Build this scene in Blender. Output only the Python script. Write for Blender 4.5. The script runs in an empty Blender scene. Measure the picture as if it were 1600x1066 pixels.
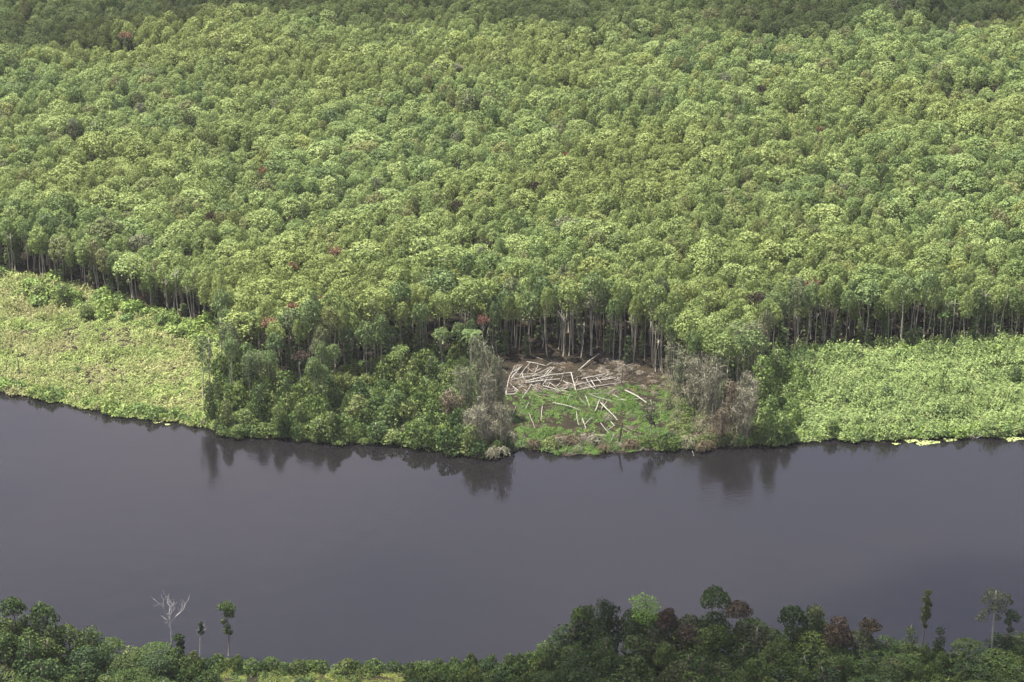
import bpy, math, random
import numpy as np
from mathutils import Vector

# ------------------------------------------------------------------ camera, sky, sun, exposure
S = bpy.context.scene
COL = S.collection
H = 225.0                       # flying height of the camera
PITCH = 22.0                    # degrees below the horizon
FPX = 3550.0                    # focal length in photograph pixels
cam_d = bpy.data.cameras.new('camera')
cam = bpy.data.objects.new('camera', cam_d); COL.objects.link(cam)
cam.location = (0, 0, H)
cam.rotation_euler = (math.radians(90 - PITCH), 0, 0)
cam_d.sensor_width = 36; cam_d.lens = 36 * FPX / 1600
cam_d.clip_start = 1; cam_d.clip_end = 60000
S.camera = cam
S.view_settings.view_transform = 'Standard'; S.view_settings.look = 'None'
S.view_settings.gamma = 1; S.view_settings.use_curve_mapping = False
S.view_settings.exposure = 1.95
SUN = Vector((-0.38, 0.14, 0.90)).normalized()     # towards the sun: high, beyond the forest and to the left
w = bpy.data.worlds.new('World'); S.world = w; w.use_nodes = True
nt = w.node_tree; nt.nodes.clear()
sky = nt.nodes.new('ShaderNodeTexSky'); sky.sky_type = 'NISHITA'; sky.sun_disc = False
sky.sun_elevation = math.asin(SUN.z); sky.sun_rotation = math.atan2(SUN.x, SUN.y)
sky.air_density = 1.0; sky.dust_density = 2.0; sky.ozone_density = 1.0
bg = nt.nodes.new('ShaderNodeBackground'); bg.inputs[1].default_value = 0.07
# scattered thin cloud over the whole sky
tc = nt.nodes.new('ShaderNodeTexCoord'); mp = nt.nodes.new('ShaderNodeMapping'); mp.inputs['Scale'].default_value = (1, 1, 2.2)
nz = nt.nodes.new('ShaderNodeTexNoise'); nz.inputs['Scale'].default_value = 3.4; nz.inputs['Detail'].default_value = 4
cr = nt.nodes.new('ShaderNodeValToRGB'); cr.color_ramp.elements[0].position = .42; cr.color_ramp.elements[1].position = .68
mx = nt.nodes.new('ShaderNodeMix'); mx.data_type = 'RGBA'; mx.inputs['B'].default_value = (5.3, 4.85, 5.8, 1)
ml = nt.nodes.new('ShaderNodeMath'); ml.operation = 'MULTIPLY_ADD'; ml.inputs[1].default_value = .75; ml.inputs[2].default_value = .05
out = nt.nodes.new('ShaderNodeOutputWorld')
L = nt.links.new
L(tc.outputs['Generated'], mp.inputs[0]); L(mp.outputs[0], nz.inputs['Vector']); L(nz.outputs['Fac'], cr.inputs[0])
sx = nt.nodes.new('ShaderNodeSeparateXYZ'); hz = nt.nodes.new('ShaderNodeMapRange'); hz.inputs['From Min'].default_value = .05; hz.inputs['From Max'].default_value = .75
hz.inputs['To Min'].default_value = .62; hz.inputs['To Max'].default_value = .0; ad = nt.nodes.new('ShaderNodeMath'); ad.operation = 'ADD'; ad.use_clamp = True
L(tc.outputs['Generated'], sx.inputs[0]); L(sx.outputs['Z'], hz.inputs[0]); L(hz.outputs[0], ad.inputs[0])
L(cr.outputs[0], ml.inputs[0]); L(ml.outputs[0], ad.inputs[1]); L(ad.outputs[0], mx.inputs['Factor']); L(sky.outputs[0], mx.inputs['A'])
L(mx.outputs['Result'], bg.inputs[0]); L(bg.outputs[0], out.inputs[0])
sun_d = bpy.data.lights.new('sun', 'SUN'); sun_d.energy = 5.0; sun_d.angle = math.radians(0.5); sun_d.color = (1, .95, .86)
sun = bpy.data.objects.new('sun', sun_d); COL.objects.link(sun)
sun.rotation_euler = (-SUN).to_track_quat('-Z', 'Y').to_euler()
sun.location = (0, 400, 600)

# ------------------------------------------------------------------ helpers
PI = math.pi
rng = np.random.default_rng(7)
random.seed(7)
cp, sp = math.cos(math.radians(PITCH)), math.sin(math.radians(PITCH))

def G(px, py, z=0.0):
    """ground point (height z) that the photograph shows at px, py"""
    u = (px - 800) / FPX; v = (533 - py) / FPX
    dx, dy, dz = u, cp + v * sp, -sp + v * cp
    t = (z - H) / dz
    return dx * t, dy * t

def P(x, y, z=0.0):
    d = y * cp - (z - H) * sp
    return 800 + FPX * x / d, 533 - FPX * (y * sp + (z - H) * cp) / d

def interp(pts, x):
    return np.interp(x, [p[0] for p in pts], [p[1] for p in pts])

SHORE = [(-700, 560), (0, 610), (60, 624), (140, 640), (220, 655), (320, 668), (360, 682), (450, 686), (520, 692), (620, 697), (690, 703), (720, 712),
         (760, 716), (800, 708), (815, 699), (850, 705), (900, 712), (960, 710), (1020, 702), (1100, 703), (1200, 694), (1280, 690), (1360, 688),
         (1450, 687), (1530, 683), (1600, 680), (2300, 650)]
SHORE = [(p, float(interp(SHORE, p)) + 1.7 * math.sin(p * .11) + 1.5 * math.sin(p * .037 + 1) + .9 * math.sin(p * .31 + 2)) for p in range(-700, 2301, 5)]
EDGE = [(-900, 370), (-200, 405), (0, 425), (100, 447), (160, 462), (240, 486), (310, 508), (338, 520), (352, 575), (380, 592), (450, 600),
        (520, 598), (560, 580), (620, 568), (700, 560), (790, 556), (830, 560), (960, 566), (1020, 580), (1050, 600), (1085, 628),
        (1120, 640), (1165, 630), (1190, 590), (1215, 558), (1260, 547), (1400, 541), (1600, 532), (1900, 520), (2500, 500)]
NEAR = [(-600, 1030), (0, 1034), (150, 1040), (350, 1040), (600, 1046), (800, 1044), (900, 1036), (1600, 1034), (2200, 1034)]

def tag(o, label=None, cat=None, group=None, kind=None):
    if label: o['label'] = label
    if cat: o['category'] = cat
    if group: o['group'] = group
    if kind: o['kind'] = kind
    return o

def empty(name, loc, rz=0, scale=(1, 1, 1), rx=0):
    o = bpy.data.objects.new(name, None); COL.objects.link(o)
    o.location = loc; o.rotation_euler = (rx, 0, rz); o.scale = scale
    o.empty_display_size = .5
    return o

def link(name, me, parent=None, loc=(0, 0, 0), rz=0, scale=(1, 1, 1)):
    o = bpy.data.objects.new(name, me); COL.objects.link(o)
    o.parent = parent; o.location = loc; o.rotation_euler = (0, 0, rz); o.scale = scale
    return o

class MB:
    """collects quads for one mesh: vertices, quads, a random value per vertex and a material slot per face"""
    def __init__(s): s.v = []; s.q = []; s.a = []; s.m = []; s.n = 0
    def add(s, v, q, a, m=0):
        v = np.asarray(v, float); q = np.asarray(q, int)
        s.v.append(v); s.q.append(q + s.n); s.a.append(np.broadcast_to(a, (len(v),))); s.m.append(np.full(len(q), m)); s.n += len(v)
    def mesh(s, name, mats, smooth=False):
        v = np.concatenate(s.v); q = np.concatenate(s.q); a = np.concatenate(s.a); m = np.concatenate(s.m)
        me = bpy.data.meshes.new(name)
        me.vertices.add(len(v)); me.vertices.foreach_set('co', v.ravel())
        me.loops.add(len(q) * 4); me.loops.foreach_set('vertex_index', q.ravel().astype(np.int32))
        me.polygons.add(len(q)); me.polygons.foreach_set('loop_start', np.arange(0, len(q) * 4, 4, dtype=np.int32))
        me.polygons.foreach_set('material_index', m.astype(np.int32))
        me.update(calc_edges=True)
        at = me.attributes.new('v', 'FLOAT', 'POINT'); at.data.foreach_set('value', a.astype(np.float32))
        for x in mats: me.materials.append(x)
        if smooth: me.shade_smooth()
        return me

def unit(a): return a / np.maximum(np.linalg.norm(a, axis=-1, keepdims=True), 1e-9)

def leaves(mb, c, n, size, aspect=.75, m=0, along=None, curl=.18):
    """one small bent leaf-clump quad at every centre c, facing n"""
    N = len(c)
    if N == 0: return
    n = unit(n)
    r = rng.normal(size=(N, 3)) if along is None else np.broadcast_to(np.asarray(along, float), (N, 3)) + rng.normal(size=(N, 3)) * .15
    t = unit(r - n * np.sum(r * n, axis=1, keepdims=True)); b = np.cross(n, t)
    s = (np.broadcast_to(size, (N,)) * rng.uniform(.7, 1.3, N))[:, None]
    v = np.stack([c - t * s, c + b * s * aspect - n * s * curl, c + t * s, c - b * s * aspect - n * s * curl], 1).reshape(-1, 3)
    mb.add(v, np.arange(4 * N).reshape(-1, 4), np.repeat(rng.uniform(0, 1, N), 4), m)

def tube(mb, pts, rad, sides=6, m=0, cap=True):
    pts = np.asarray(pts, float); rad = np.broadcast_to(rad, (len(pts),)); K = len(pts)
    d = np.gradient(pts, axis=0); d = unit(d)
    ref = np.array([1., 0, 0]) if abs(d[0][0]) < .8 else np.array([0, 1., 0])
    V = []
    for i in range(K):
        a = unit(np.cross(d[i], ref)); b = np.cross(d[i], a)
        th = np.arange(sides) * 2 * PI / sides
        V.append(pts[i] + rad[i] * (np.cos(th)[:, None] * a + np.sin(th)[:, None] * b))
    V = np.concatenate(V); Q = []
    for i in range(K - 1):
        for j in range(sides):
            k = (j + 1) % sides
            Q.append((i * sides + j, i * sides + k, (i + 1) * sides + k, (i + 1) * sides + j))
    if cap and sides == 6:
        for o in (0, (K - 1) * sides): Q += [(o, o + 1, o + 2, o + 3), (o, o + 3, o + 4, o + 5)]
    mb.add(V, Q, rng.uniform(0, 1), m)

def bent(a, b, k=5, wob=.04):
    a = np.asarray(a, float); b = np.asarray(b, float); Ln = np.linalg.norm(b - a)
    t = np.linspace(0, 1, k)[:, None]; p = a + (b - a) * t
    o = rng.normal(size=3) * wob * Ln; p += np.sin(t * PI) * o
    p[1:-1] += rng.normal(size=(k - 2, 3)) * wob * Ln * .3
    return p

# ------------------------------------------------------------------ materials
def nodes(name):
    m = bpy.data.materials.new(name); m.use_nodes = True; n = m.node_tree; n.nodes.clear()
    return m, n, n.nodes.new, n.links.new

def leaf_mat(name, stops, var=.35, trans=.28, rough=.6, patch=None, patch_scale=.03):
    m, n, N, Lk = nodes(name)
    oi = N('ShaderNodeObjectInfo'); r = N('ShaderNodeValToRGB')
    while len(r.color_ramp.elements) < len(stops): r.color_ramp.elements.new(.5)
    for e, (p, c) in zip(r.color_ramp.elements, stops): e.position = p; e.color = (*c, 1)
    Lk(oi.outputs['Random'], r.inputs[0]); colr = r.outputs[0]
    if patch:
        g = N('ShaderNodeNewGeometry'); z = N('ShaderNodeTexNoise'); z.inputs['Scale'].default_value = patch_scale; z.inputs['Detail'].default_value = 3
        rr = N('ShaderNodeValToRGB'); rr.color_ramp.elements[0].position = .42; rr.color_ramp.elements[1].position = .62
        x = N('ShaderNodeMix'); x.data_type = 'RGBA'; x.inputs['B'].default_value = (*patch, 1)
        mm = N('ShaderNodeMath'); mm.operation = 'MULTIPLY'; mm.inputs[1].default_value = .7
        Lk(g.outputs['Position'], z.inputs['Vector']); Lk(z.outputs['Fac'], rr.inputs[0]); Lk(rr.outputs[0], mm.inputs[0]); Lk(mm.outputs[0], x.inputs['Factor'])
        Lk(colr, x.inputs['A']); colr = x.outputs['Result']
    at = N('ShaderNodeAttribute'); at.attribute_name = 'v'
    mr = N('ShaderNodeMapRange'); mr.inputs['To Min'].default_value = 1 - var; mr.inputs['To Max'].default_value = 1 + var
    mh = N('ShaderNodeMapRange'); mh.inputs['To Min'].default_value = .508; mh.inputs['To Max'].default_value = .488
    hs = N('ShaderNodeHueSaturation')
    Lk(at.outputs['Fac'], mr.inputs[0]); Lk(at.outputs['Fac'], mh.inputs[0]); Lk(mr.outputs[0], hs.inputs['Value']); Lk(mh.outputs[0], hs.inputs['Hue']); Lk(colr, hs.inputs['Color'])
    b = N('ShaderNodeBsdfPrincipled'); b.inputs['Roughness'].default_value = rough; b.inputs['Specular IOR Level'].default_value = .12
    t = N('ShaderNodeBsdfTranslucent'); ms = N('ShaderNodeMixShader'); ms.inputs[0].default_value = trans; o = N('ShaderNodeOutputMaterial')
    Lk(hs.outputs[0], b.inputs['Base Color']); Lk(hs.outputs[0], t.inputs['Color'])
    Lk(b.outputs[0], ms.inputs[1]); Lk(t.outputs[0], ms.inputs[2]); Lk(ms.outputs[0], o.inputs[0])
    return m

def solid_mat(name, c1, c2, scale=2.0, rough=.85, stretch=(1, 1, 1), bump=.3, detail=5):
    m, n, N, Lk = nodes(name)
    tc = N('ShaderNodeTexCoord'); mp = N('ShaderNodeMapping'); mp.inputs['Scale'].default_value = stretch
    z = N('ShaderNodeTexNoise'); z.inputs['Scale'].default_value = scale; z.inputs['Detail'].default_value = detail
    r = N('ShaderNodeValToRGB'); r.color_ramp.elements[0].position = .35; r.color_ramp.elements[1].position = .65
    r.color_ramp.elements[0].color = (*c1, 1); r.color_ramp.elements[1].color = (*c2, 1)
    b = N('ShaderNodeBsdfPrincipled'); b.inputs['Roughness'].default_value = rough; b.inputs['Specular IOR Level'].default_value = .2
    bp = N('ShaderNodeBump'); bp.inputs['Strength'].default_value = bump; bp.inputs['Distance'].default_value = .05
    o = N('ShaderNodeOutputMaterial')
    Lk(tc.outputs['Object'], mp.inputs[0]); Lk(mp.outputs[0], z.inputs['Vector']); Lk(z.outputs['Fac'], r.inputs[0]); Lk(r.outputs[0], b.inputs['Base Color'])
    Lk(z.outputs['Fac'], bp.inputs['Height']); Lk(bp.outputs[0], b.inputs['Normal']); Lk(b.outputs[0], o.inputs[0])
    return m

M = {}
M['canopy'] = leaf_mat('canopy_leaves', [(0, (.170, .226, .072)), (.30, (.198, .252, .088)), (.60, (.148, .206, .068)), (.76, (.108, .158, .052)),
                                         (.88, (.068, .104, .036)), (.93, (.150, .160, .068)), (.97, (.17, .20, .055)), (1, (.120, .130, .080))],
                       patch=(.176, .212, .062), patch_scale=.012, var=.26, trans=.34)
M['edge'] = leaf_mat('edge_leaves', [(0, (.095, .142, .050)), (.5, (.115, .158, .058)), (.8, (.078, .12, .045)), (1, (.12, .135, .07))])
M['sapling'] = leaf_mat('sapling_leaves', [(0, (.07, .11, .04)), (.5, (.09, .13, .045)), (1, (.11, .15, .05))])
M['bush'] = leaf_mat('bush_leaves', [(0, (.072, .110, .030)), (.3, (.110, .150, .042)), (.55, (.042, .074, .024)), (.8, (.090, .128, .036)), (1, (.135, .160, .056))], var=.45)
M['marsh_bush'] = leaf_mat('marsh_bush_leaves', [(0, (.13, .20, .050)), (.5, (.165, .225, .06)), (1, (.105, .165, .055))])
M['bright_bush'] = leaf_mat('bright_bush_leaves', [(0, (.095, .150, .040)), (.5, (.125, .180, .050)), (1, (.075, .120, .034))])
M['marsh'] = leaf_mat('marsh_leaves', [(0, (.165, .215, .065)), (.4, (.21, .255, .085)), (.8, (.17, .235, .06)), (1, (.22, .215, .10))],
                      patch=(.225, .205, .10), patch_scale=.05)
M['marsh_right'] = leaf_mat('right_marsh_leaves', [(0, (.145, .205, .064)), (.4, (.185, .240, .084)), (.8, (.105, .160, .048)), (1, (.185, .215, .085))], var=.45, patch=(.105, .15, .050), patch_scale=.16)
M['fern'] = leaf_mat('fern_leaves', [(0, (.062, .128, .028)), (.5, (.086, .162, .034)), (1, (.130, .185, .042))], patch=(.07, .105, .04), patch_scale=.25)
M['dark'] = leaf_mat('near_leaves', [(0, (.024, .044, .012)), (.35, (.046, .076, .017)), (.55, (.017, .034, .012)), (.8, (.062, .090, .021)), (1, (.036, .044, .02))], var=.55)
M['neargreen'] = leaf_mat('near_bush_leaves', [(0, (.036, .062, .015)), (.35, (.054, .084, .020)), (.7, (.022, .042, .014)), (1, (.068, .090, .022))], var=.5)
M['olive'] = leaf_mat('olive_leaves', [(0, (.085, .085, .045)), (1, (.075, .09, .045))], var=.4)
M['lime'] = leaf_mat('lime_leaves', [(0, (.20, .33, .06)), (1, (.20, .33, .06))], var=.4)
M['red'] = leaf_mat('red_leaves', [(0, (.145, .066, .040)), (.5, (.115, .060, .042)), (1, (.15, .098, .05))], trans=.15)
M['rust'] = leaf_mat('rust_leaves', [(0, (.046, .032, .020)), (1, (.036, .030, .018))], trans=.1)
M['dry'] = leaf_mat('dry_twigs', [(0, (.145, .145, .092)), (.5, (.175, .170, .115)), (1, (.105, .130, .062))], trans=.1, rough=.85)
M['drybrown'] = leaf_mat('dry_brown_twigs', [(0, (.115, .090, .056)), (1, (.095, .082, .052))], trans=.1, rough=.85)
M['grass'] = leaf_mat('grass_blades', [(0, (.16, .20, .05)), (1, (.20, .22, .06))])
M['litter'] = leaf_mat('litter_twigs', [(0, (.045, .036, .026)), (.6, (.075, .060, .045)), (1, (.14, .12, .095))], trans=0)
M['tangle'] = leaf_mat('tangle_leaves', [(0, (.10, .12, .05)), (.5, (.13, .12, .075)), (1, (.08, .11, .04))])
M['palm'] = leaf_mat('palm_leaflets', [(0, (.11, .145, .062)), (1, (.13, .16, .075))])
M['bark'] = solid_mat('pale_bark', (.17, .155, .115), (.31, .29, .23), 1.2, stretch=(1, 1, .25))
M['bark_dark'] = solid_mat('dark_bark', (.06, .05, .04), (.14, .12, .09), 1.5, stretch=(1, 1, .3))
M['log'] = solid_mat('bleached_log', (.12, .112, .095), (.29, .275, .24), 1.4, stretch=(1, 1, 3), bump=.5)
M['log_brown'] = solid_mat('brown_log', (.09, .075, .058), (.17, .145, .115), 1.4, bump=.5)
M['cut'] = solid_mat('cut_wood', (.42, .30, .19), (.55, .42, .28), 3)
M['bone'] = solid_mat('bleached_branches', (.20, .19, .17), (.33, .32, .30), 2.0)
M['pad'] = leaf_mat('floating_leaves', [(0, (.20, .24, .09)), (1, (.24, .27, .11))], trans=.05)

# ------------------------------------------------------------------ ground, water
def ground_mat():
    m, n, N, Lk = nodes('forest_soil')
    g = N('ShaderNodeNewGeometry'); z = N('ShaderNodeTexNoise'); z.inputs['Scale'].default_value = .25; z.inputs['Detail'].default_value = 8
    r = N('ShaderNodeValToRGB'); e = r.color_ramp.elements
    e[0].position = .35; e[0].color = (.012, .010, .008, 1); e[1].position = .7; e[1].color = (.034, .026, .019, 1)
    x = e.new(.55); x.color = (.020, .017, .012, 1)
    b = N('ShaderNodeBsdfPrincipled'); b.inputs['Roughness'].default_value = 1; b.inputs['Specular IOR Level'].default_value = .0; bp = N('ShaderNodeBump'); bp.inputs['Distance'].default_value = .4
    o = N('ShaderNodeOutputMaterial')
    Lk(g.outputs['Position'], z.inputs['Vector']); Lk(z.outputs['Fac'], r.inputs[0]); Lk(r.outputs[0], b.inputs['Base Color'])
    Lk(z.outputs['Fac'], bp.inputs['Height']); Lk(bp.outputs[0], b.inputs['Normal']); Lk(b.outputs[0], o.inputs[0])
    return m
M['soil'] = ground_mat()

def bank_mesh(name, line, far_y, step=6):
    """strip from the water line (dipping under the water) up to the bank and on to far_y"""
    xs = []
    px = np.arange(line[0][0], line[-1][0] + 1, step)
    pts = [G(p, interp(line, p)) for p in px]
    pts = [(-12000, pts[0][1])] + [(x, y + .5 * math.sin(x * .9) + .4 * math.sin(x * 2.3 + 1)) for x, y in pts] + [(12000, pts[-1][1])]
    sgn = 1 if far_y > pts[0][1] else -1
    rows = [(-1.2, -.9), (0, .02), (.8, .28), (3, .42), (12, .5), (60, .5), (300, .5)]
    V = []
    for o, z in rows: V += [(x, y + sgn * o, z) for x, y in pts]
    V += [(x, far_y, .5) for x, y in pts]
    n = len(pts); Q = []
    for r in range(len(rows)):
        for i in range(n - 1):
            q = (r * n + i, r * n + i + 1, (r + 1) * n + i + 1, (r + 1) * n + i)
            Q.append(q if sgn > 0 else q[::-1])
    mb = MB(); mb.add(V, Q, .5)
    o = link(name, mb.mesh(name, [M['soil']], smooth=True)); tag(o, kind='structure'); return o
bank_mesh('far_bank_ground', SHORE, 20000)
bank_mesh('near_bank_ground', NEAR, -3000)

def water_mat():
    m, n, N, Lk = nodes('river_water')
    g = N('ShaderNodeNewGeometry')
    b = N('ShaderNodeBsdfPrincipled'); b.inputs['Base Color'].default_value = (.006, .0055, .006, 1); b.inputs['IOR'].default_value = 1.333
    # calm water by the far bank, breeze roughens patches of the open river
    z0 = N('ShaderNodeTexNoise'); z0.inputs['Scale'].default_value = .018; z0.inputs['Detail'].default_value = 3
    rr = N('ShaderNodeMapRange'); rr.inputs['From Min'].default_value = .35; rr.inputs['From Max'].default_value = .65
    rr.inputs['To Min'].default_value = .05; rr.inputs['To Max'].default_value = .15
    Lk(g.outputs['Position'], z0.inputs['Vector']); Lk(z0.outputs['Fac'], rr.inputs[0]); Lk(rr.outputs[0], b.inputs['Roughness'])
    def waves(scale, stretch, rot, detail):
        z = N('ShaderNodeTexNoise'); z.inputs['Scale'].default_value = scale; z.inputs['Detail'].default_value = detail
        mp = N('ShaderNodeMapping'); mp.inputs['Scale'].default_value = stretch; mp.inputs['Rotation'].default_value = (0, 0, rot)
        Lk(g.outputs['Position'], mp.inputs[0]); Lk(mp.outputs[0], z.inputs['Vector']); return z.outputs['Fac']
    gust = N('ShaderNodeMapRange'); gust.inputs['From Min'].default_value = .42; gust.inputs['From Max'].default_value = .66; gust.inputs['To Min'].default_value = .04; gust.inputs['To Max'].default_value = .5
    Lk(waves(.022, (1, 1.6, 1), .4, 4), gust.inputs[0])
    b1 = N('ShaderNodeBump'); b1.inputs['Distance'].default_value = .10; Lk(gust.outputs[0], b1.inputs['Strength']); Lk(waves(.9, (.55, 1.5, 1), .35, 3), b1.inputs['Height'])
    b2 = N('ShaderNodeBump'); b2.inputs['Distance'].default_value = .35; b2.inputs['Strength'].default_value = .14; Lk(waves(.16, (1, 1, 1), 0, 2), b2.inputs['Height'])
    Lk(b1.outputs[0], b2.inputs['Normal']); Lk(b2.outputs[0], b.inputs['Normal'])
    o = N('ShaderNodeOutputMaterial'); Lk(b.outputs[0], o.inputs[0])
    return m
mb = MB(); mb.add([(-12000, 250, 0), (12000, 250, 0), (12000, 900, 0), (-12000, 900, 0)], [(0, 1, 2, 3)], .5)
tag(link('river_water', mb.mesh('river_water', [water_mat()])), kind='structure')

# ------------------------------------------------------------------ crowns and trees
def puff_points(centres, radii, n_each, low=-.25, jitter=.1, flat=.85):
    """points on a cluster of lumpy balls, none inside a neighbour"""
    C, Nn = [], []
    centres = np.asarray(centres, float); radii = np.asarray(radii, float)
    for i, (c, r) in enumerate(zip(centres, radii)):
        k = int(n_each * (r / radii.mean()) ** 2)
        d = unit(rng.normal(size=(k * 2, 3))); d = d[d[:, 2] > low][:k]
        lump = 1 + .10 * np.sin(d[:, 0] * 9 + i) * np.sin(d[:, 1] * 8 + 2 * i)
        p = c + d * (r * lump * (1 + rng.normal(size=len(d)) * jitter))[:, None] * np.array([1, 1, flat])
        keep = np.ones(len(p), bool)
        for j, (c2, r2) in enumerate(zip(centres, radii)):
            if j != i: keep &= np.linalg.norm((p - c2) / np.array([1, 1, flat]), axis=1) > r2 * .82
        C.append(p[keep]); Nn.append(d[keep])
    return np.concatenate(C), np.concatenate(Nn)

def dome_crown(mb, R, T, z0, n_puffs=26, n_each=60, leaf=.26, m=0, pr=.30, spread=.55, low=-.3):
    """umbrella of lobes: radius R, thickness T, lower rim at z0"""
    cs, rs = [], []
    for i in range(n_puffs):
        f = math.sqrt((i + .5) / n_puffs); a = i * 2.39996 + rng.uniform(-.3, .3)
        rr = f * R * (1 - pr * .7) * rng.uniform(.88, 1.12)
        z = z0 + T * (1 - f ** 2.0) * rng.uniform(.82, 1.1) * .75
        cs.append((rr * math.cos(a), rr * math.sin(a), z)); rs.append(R * pr * rng.uniform(.75, 1.25))
    p, d = puff_points(cs, rs, n_each, low=low)
    leaves(mb, p, d + rng.normal(size=d.shape) * spread, leaf, m=m)
    return cs

def trunk_mb(mb, h, r=.16, targets=(), m=0, lean=.04, sides=6, limb=.35):
    top = np.array([rng.normal() * lean * h, rng.normal() * lean * h, h])
    pts = bent((0, 0, 0), top, 6, .02)
    tube(mb, pts, np.linspace(r * 1.25, r * .55, 6), sides, m)
    for c in targets:
        s = pts[4] * (1 - .5) + pts[5] * .5 if rng.uniform() < .6 else pts[4]
        tube(mb, bent(s, c, 4, .08), np.linspace(r * limb * 1.3, r * .12, 4), 4, m, False)
    return pts

TREE_H = 17.0
PROTO = []            # canopy tree kinds: (crown mesh, trunk mesh, joined mesh)
def canopy_proto(k, leafm):
    R = 3.6; T = [4.4, 3.6, 5.4, 4.2, 3.2, 6.0, 4.8, 4.0, 5.0, 4.2][k % 10]; z0 = TREE_H - T - .6
    seedshape = [26, 20, 30, 34, 22, 26, 18, 30, 24, 28][k % 10]
    c = MB(); st = rng.bit_generator.state
    cs = dome_crown(c, R, T, z0, seedshape, 1900 // seedshape, .25, spread=.42, low=-.5, pr=[.30, .34, .27, .25, .32, .30, .36, .26, .31, .28][k % 10])
    # a few drooping under-lobes so that the underside is not a clean edge
    d = rng.uniform(0, 2 * PI, 150); rr = rng.uniform(.3, .98, 150) * R
    leaves(c, np.stack([rr * np.cos(d), rr * np.sin(d), z0 - rng.uniform(.1, 2.4, 150) ** 1.2], 1), rng.normal(size=(150, 3)), .28)
    t = MB(); idx = rng.choice(len(cs), 8, replace=False)
    trunk_mb(t, z0 + .5, .145, [cs[i] for i in idx])
    j = MB(); j.v, j.q, j.a, j.n = c.v + t.v, list(c.q), c.a + t.a, c.n + t.n
    j.m = c.m + [x + 1 for x in t.m]; j.q += [q + c.n for q in t.q]
    return (c.mesh('canopy_crown', [leafm]), t.mesh('canopy_trunk', [M['bark']], True), j.mesh('canopy_tree_joined', [leafm, M['bark']]))
for k in range(10): PROTO.append(canopy_proto(k, M['canopy']))
def with_mat(me, m):
    me = me.copy(); me.materials.clear(); me.materials.append(m); return me
EDGE_P = [(with_mat(PROTO[k][0], M['edge']), PROTO[k][1]) for k in (0, 1, 3, 4)]

def column_tree(mb_c, mb_t, h, R, leafm_n=1300, leaf=.3, low=.25, n_puffs=22, taper=True, m=0, r=.18):
    """taller than wide: ragged lobes hung round the stem from low*h to the top"""
    cs, rs = [], []
    for i in range(n_puffs):
        f = (i + .5) / n_puffs; z = h * (low + (1 - low) * f) - R * .35
        a = i * 2.39996; env = math.sin(PI * min(1, .22 + f * .72)) ** .6 if taper else 1
        rr = R * env * rng.uniform(.25, .75)
        cs.append((rr * math.cos(a), rr * math.sin(a), z)); rs.append(R * rng.uniform(.28, .48) * (.6 + .4 * env))
    p, d = puff_points(cs, rs, leafm_n // n_puffs, low=-.6, jitter=.16)
    leaves(mb_c, p, d + rng.normal(size=d.shape) * .45, leaf, m=m)
    trunk_mb(mb_t, h * .93, r, [cs[i] for i in range(0, n_puffs, 3)])
    return cs

def bush_mesh(mb, R, Hh, n=900, leaf=.24, puffs=16, spread=.6):
    cs, rs = [], []
    for i in range(puffs):
        f = math.sqrt((i + .5) / puffs); a = i * 2.39996
        cs.append((R * .72 * f * math.cos(a) * rng.uniform(.8, 1.15), R * .72 * f * math.sin(a) * rng.uniform(.8, 1.15), Hh * (1 - .75 * f * f) * rng.uniform(.55, .95) * .8))
        rs.append(R * rng.uniform(.26, .42))
    p, d = puff_points(cs, rs, n // puffs, low=-.5, jitter=.15)
    k = p[:, 2] > .05
    leaves(mb, p[k], d[k] + rng.normal(size=(k.sum(), 3)) * spread, leaf)
    return cs

def bush_proto(mat, R, Hh, n, leaf, puffs):
    c = MB(); cs = bush_mesh(c, R, Hh, n, leaf, puffs); t = MB()
    for q in cs[::3]: tube(t, bent((rng.normal() * .15, rng.normal() * .15, 0), q, 4, .1), np.linspace(.07, .02, 4), 4, 0, False)
    return (c.mesh('bush_foliage', [mat]), t.mesh('bush_stem', [M['bark_dark']], True))

LM = []        # landmarks (px, py, phrase) and plants waiting for a label of their own
WAIT = []
def wait(o, x, y, z, noun, unit_, word, size=0): WAIT.append((o, *P(x, y, z), noun, unit_, word, size))
def plant(name, me_c, me_t, x, y, z, rz, sc, label, cat, group=None, cname='crown', tname='trunk', rx=0):
    o = empty(name, (x, y, z), rz, sc, rx); tag(o, label, cat, group)
    link(tname, me_t, o); link(cname, me_c, o); return o

# smooth value noise for stand height and openings
_g = np.random.default_rng(3).uniform(-1, 1, (64, 64))
def vnoise(x, y, s):
    u, v = x / s + 30.3, y / s + 11.7; i, j = int(math.floor(u)), int(math.floor(v)); fu, fv = u - i, v - j
    fu = fu * fu * (3 - 2 * fu); fv = fv * fv * (3 - 2 * fv)
    g = lambda a, b: _g[a % 64, b % 64]
    return (g(i, j) * (1 - fu) + g(i + 1, j) * fu) * (1 - fv) + (g(i, j + 1) * (1 - fu) + g(i + 1, j + 1) * fu) * fv

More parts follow.
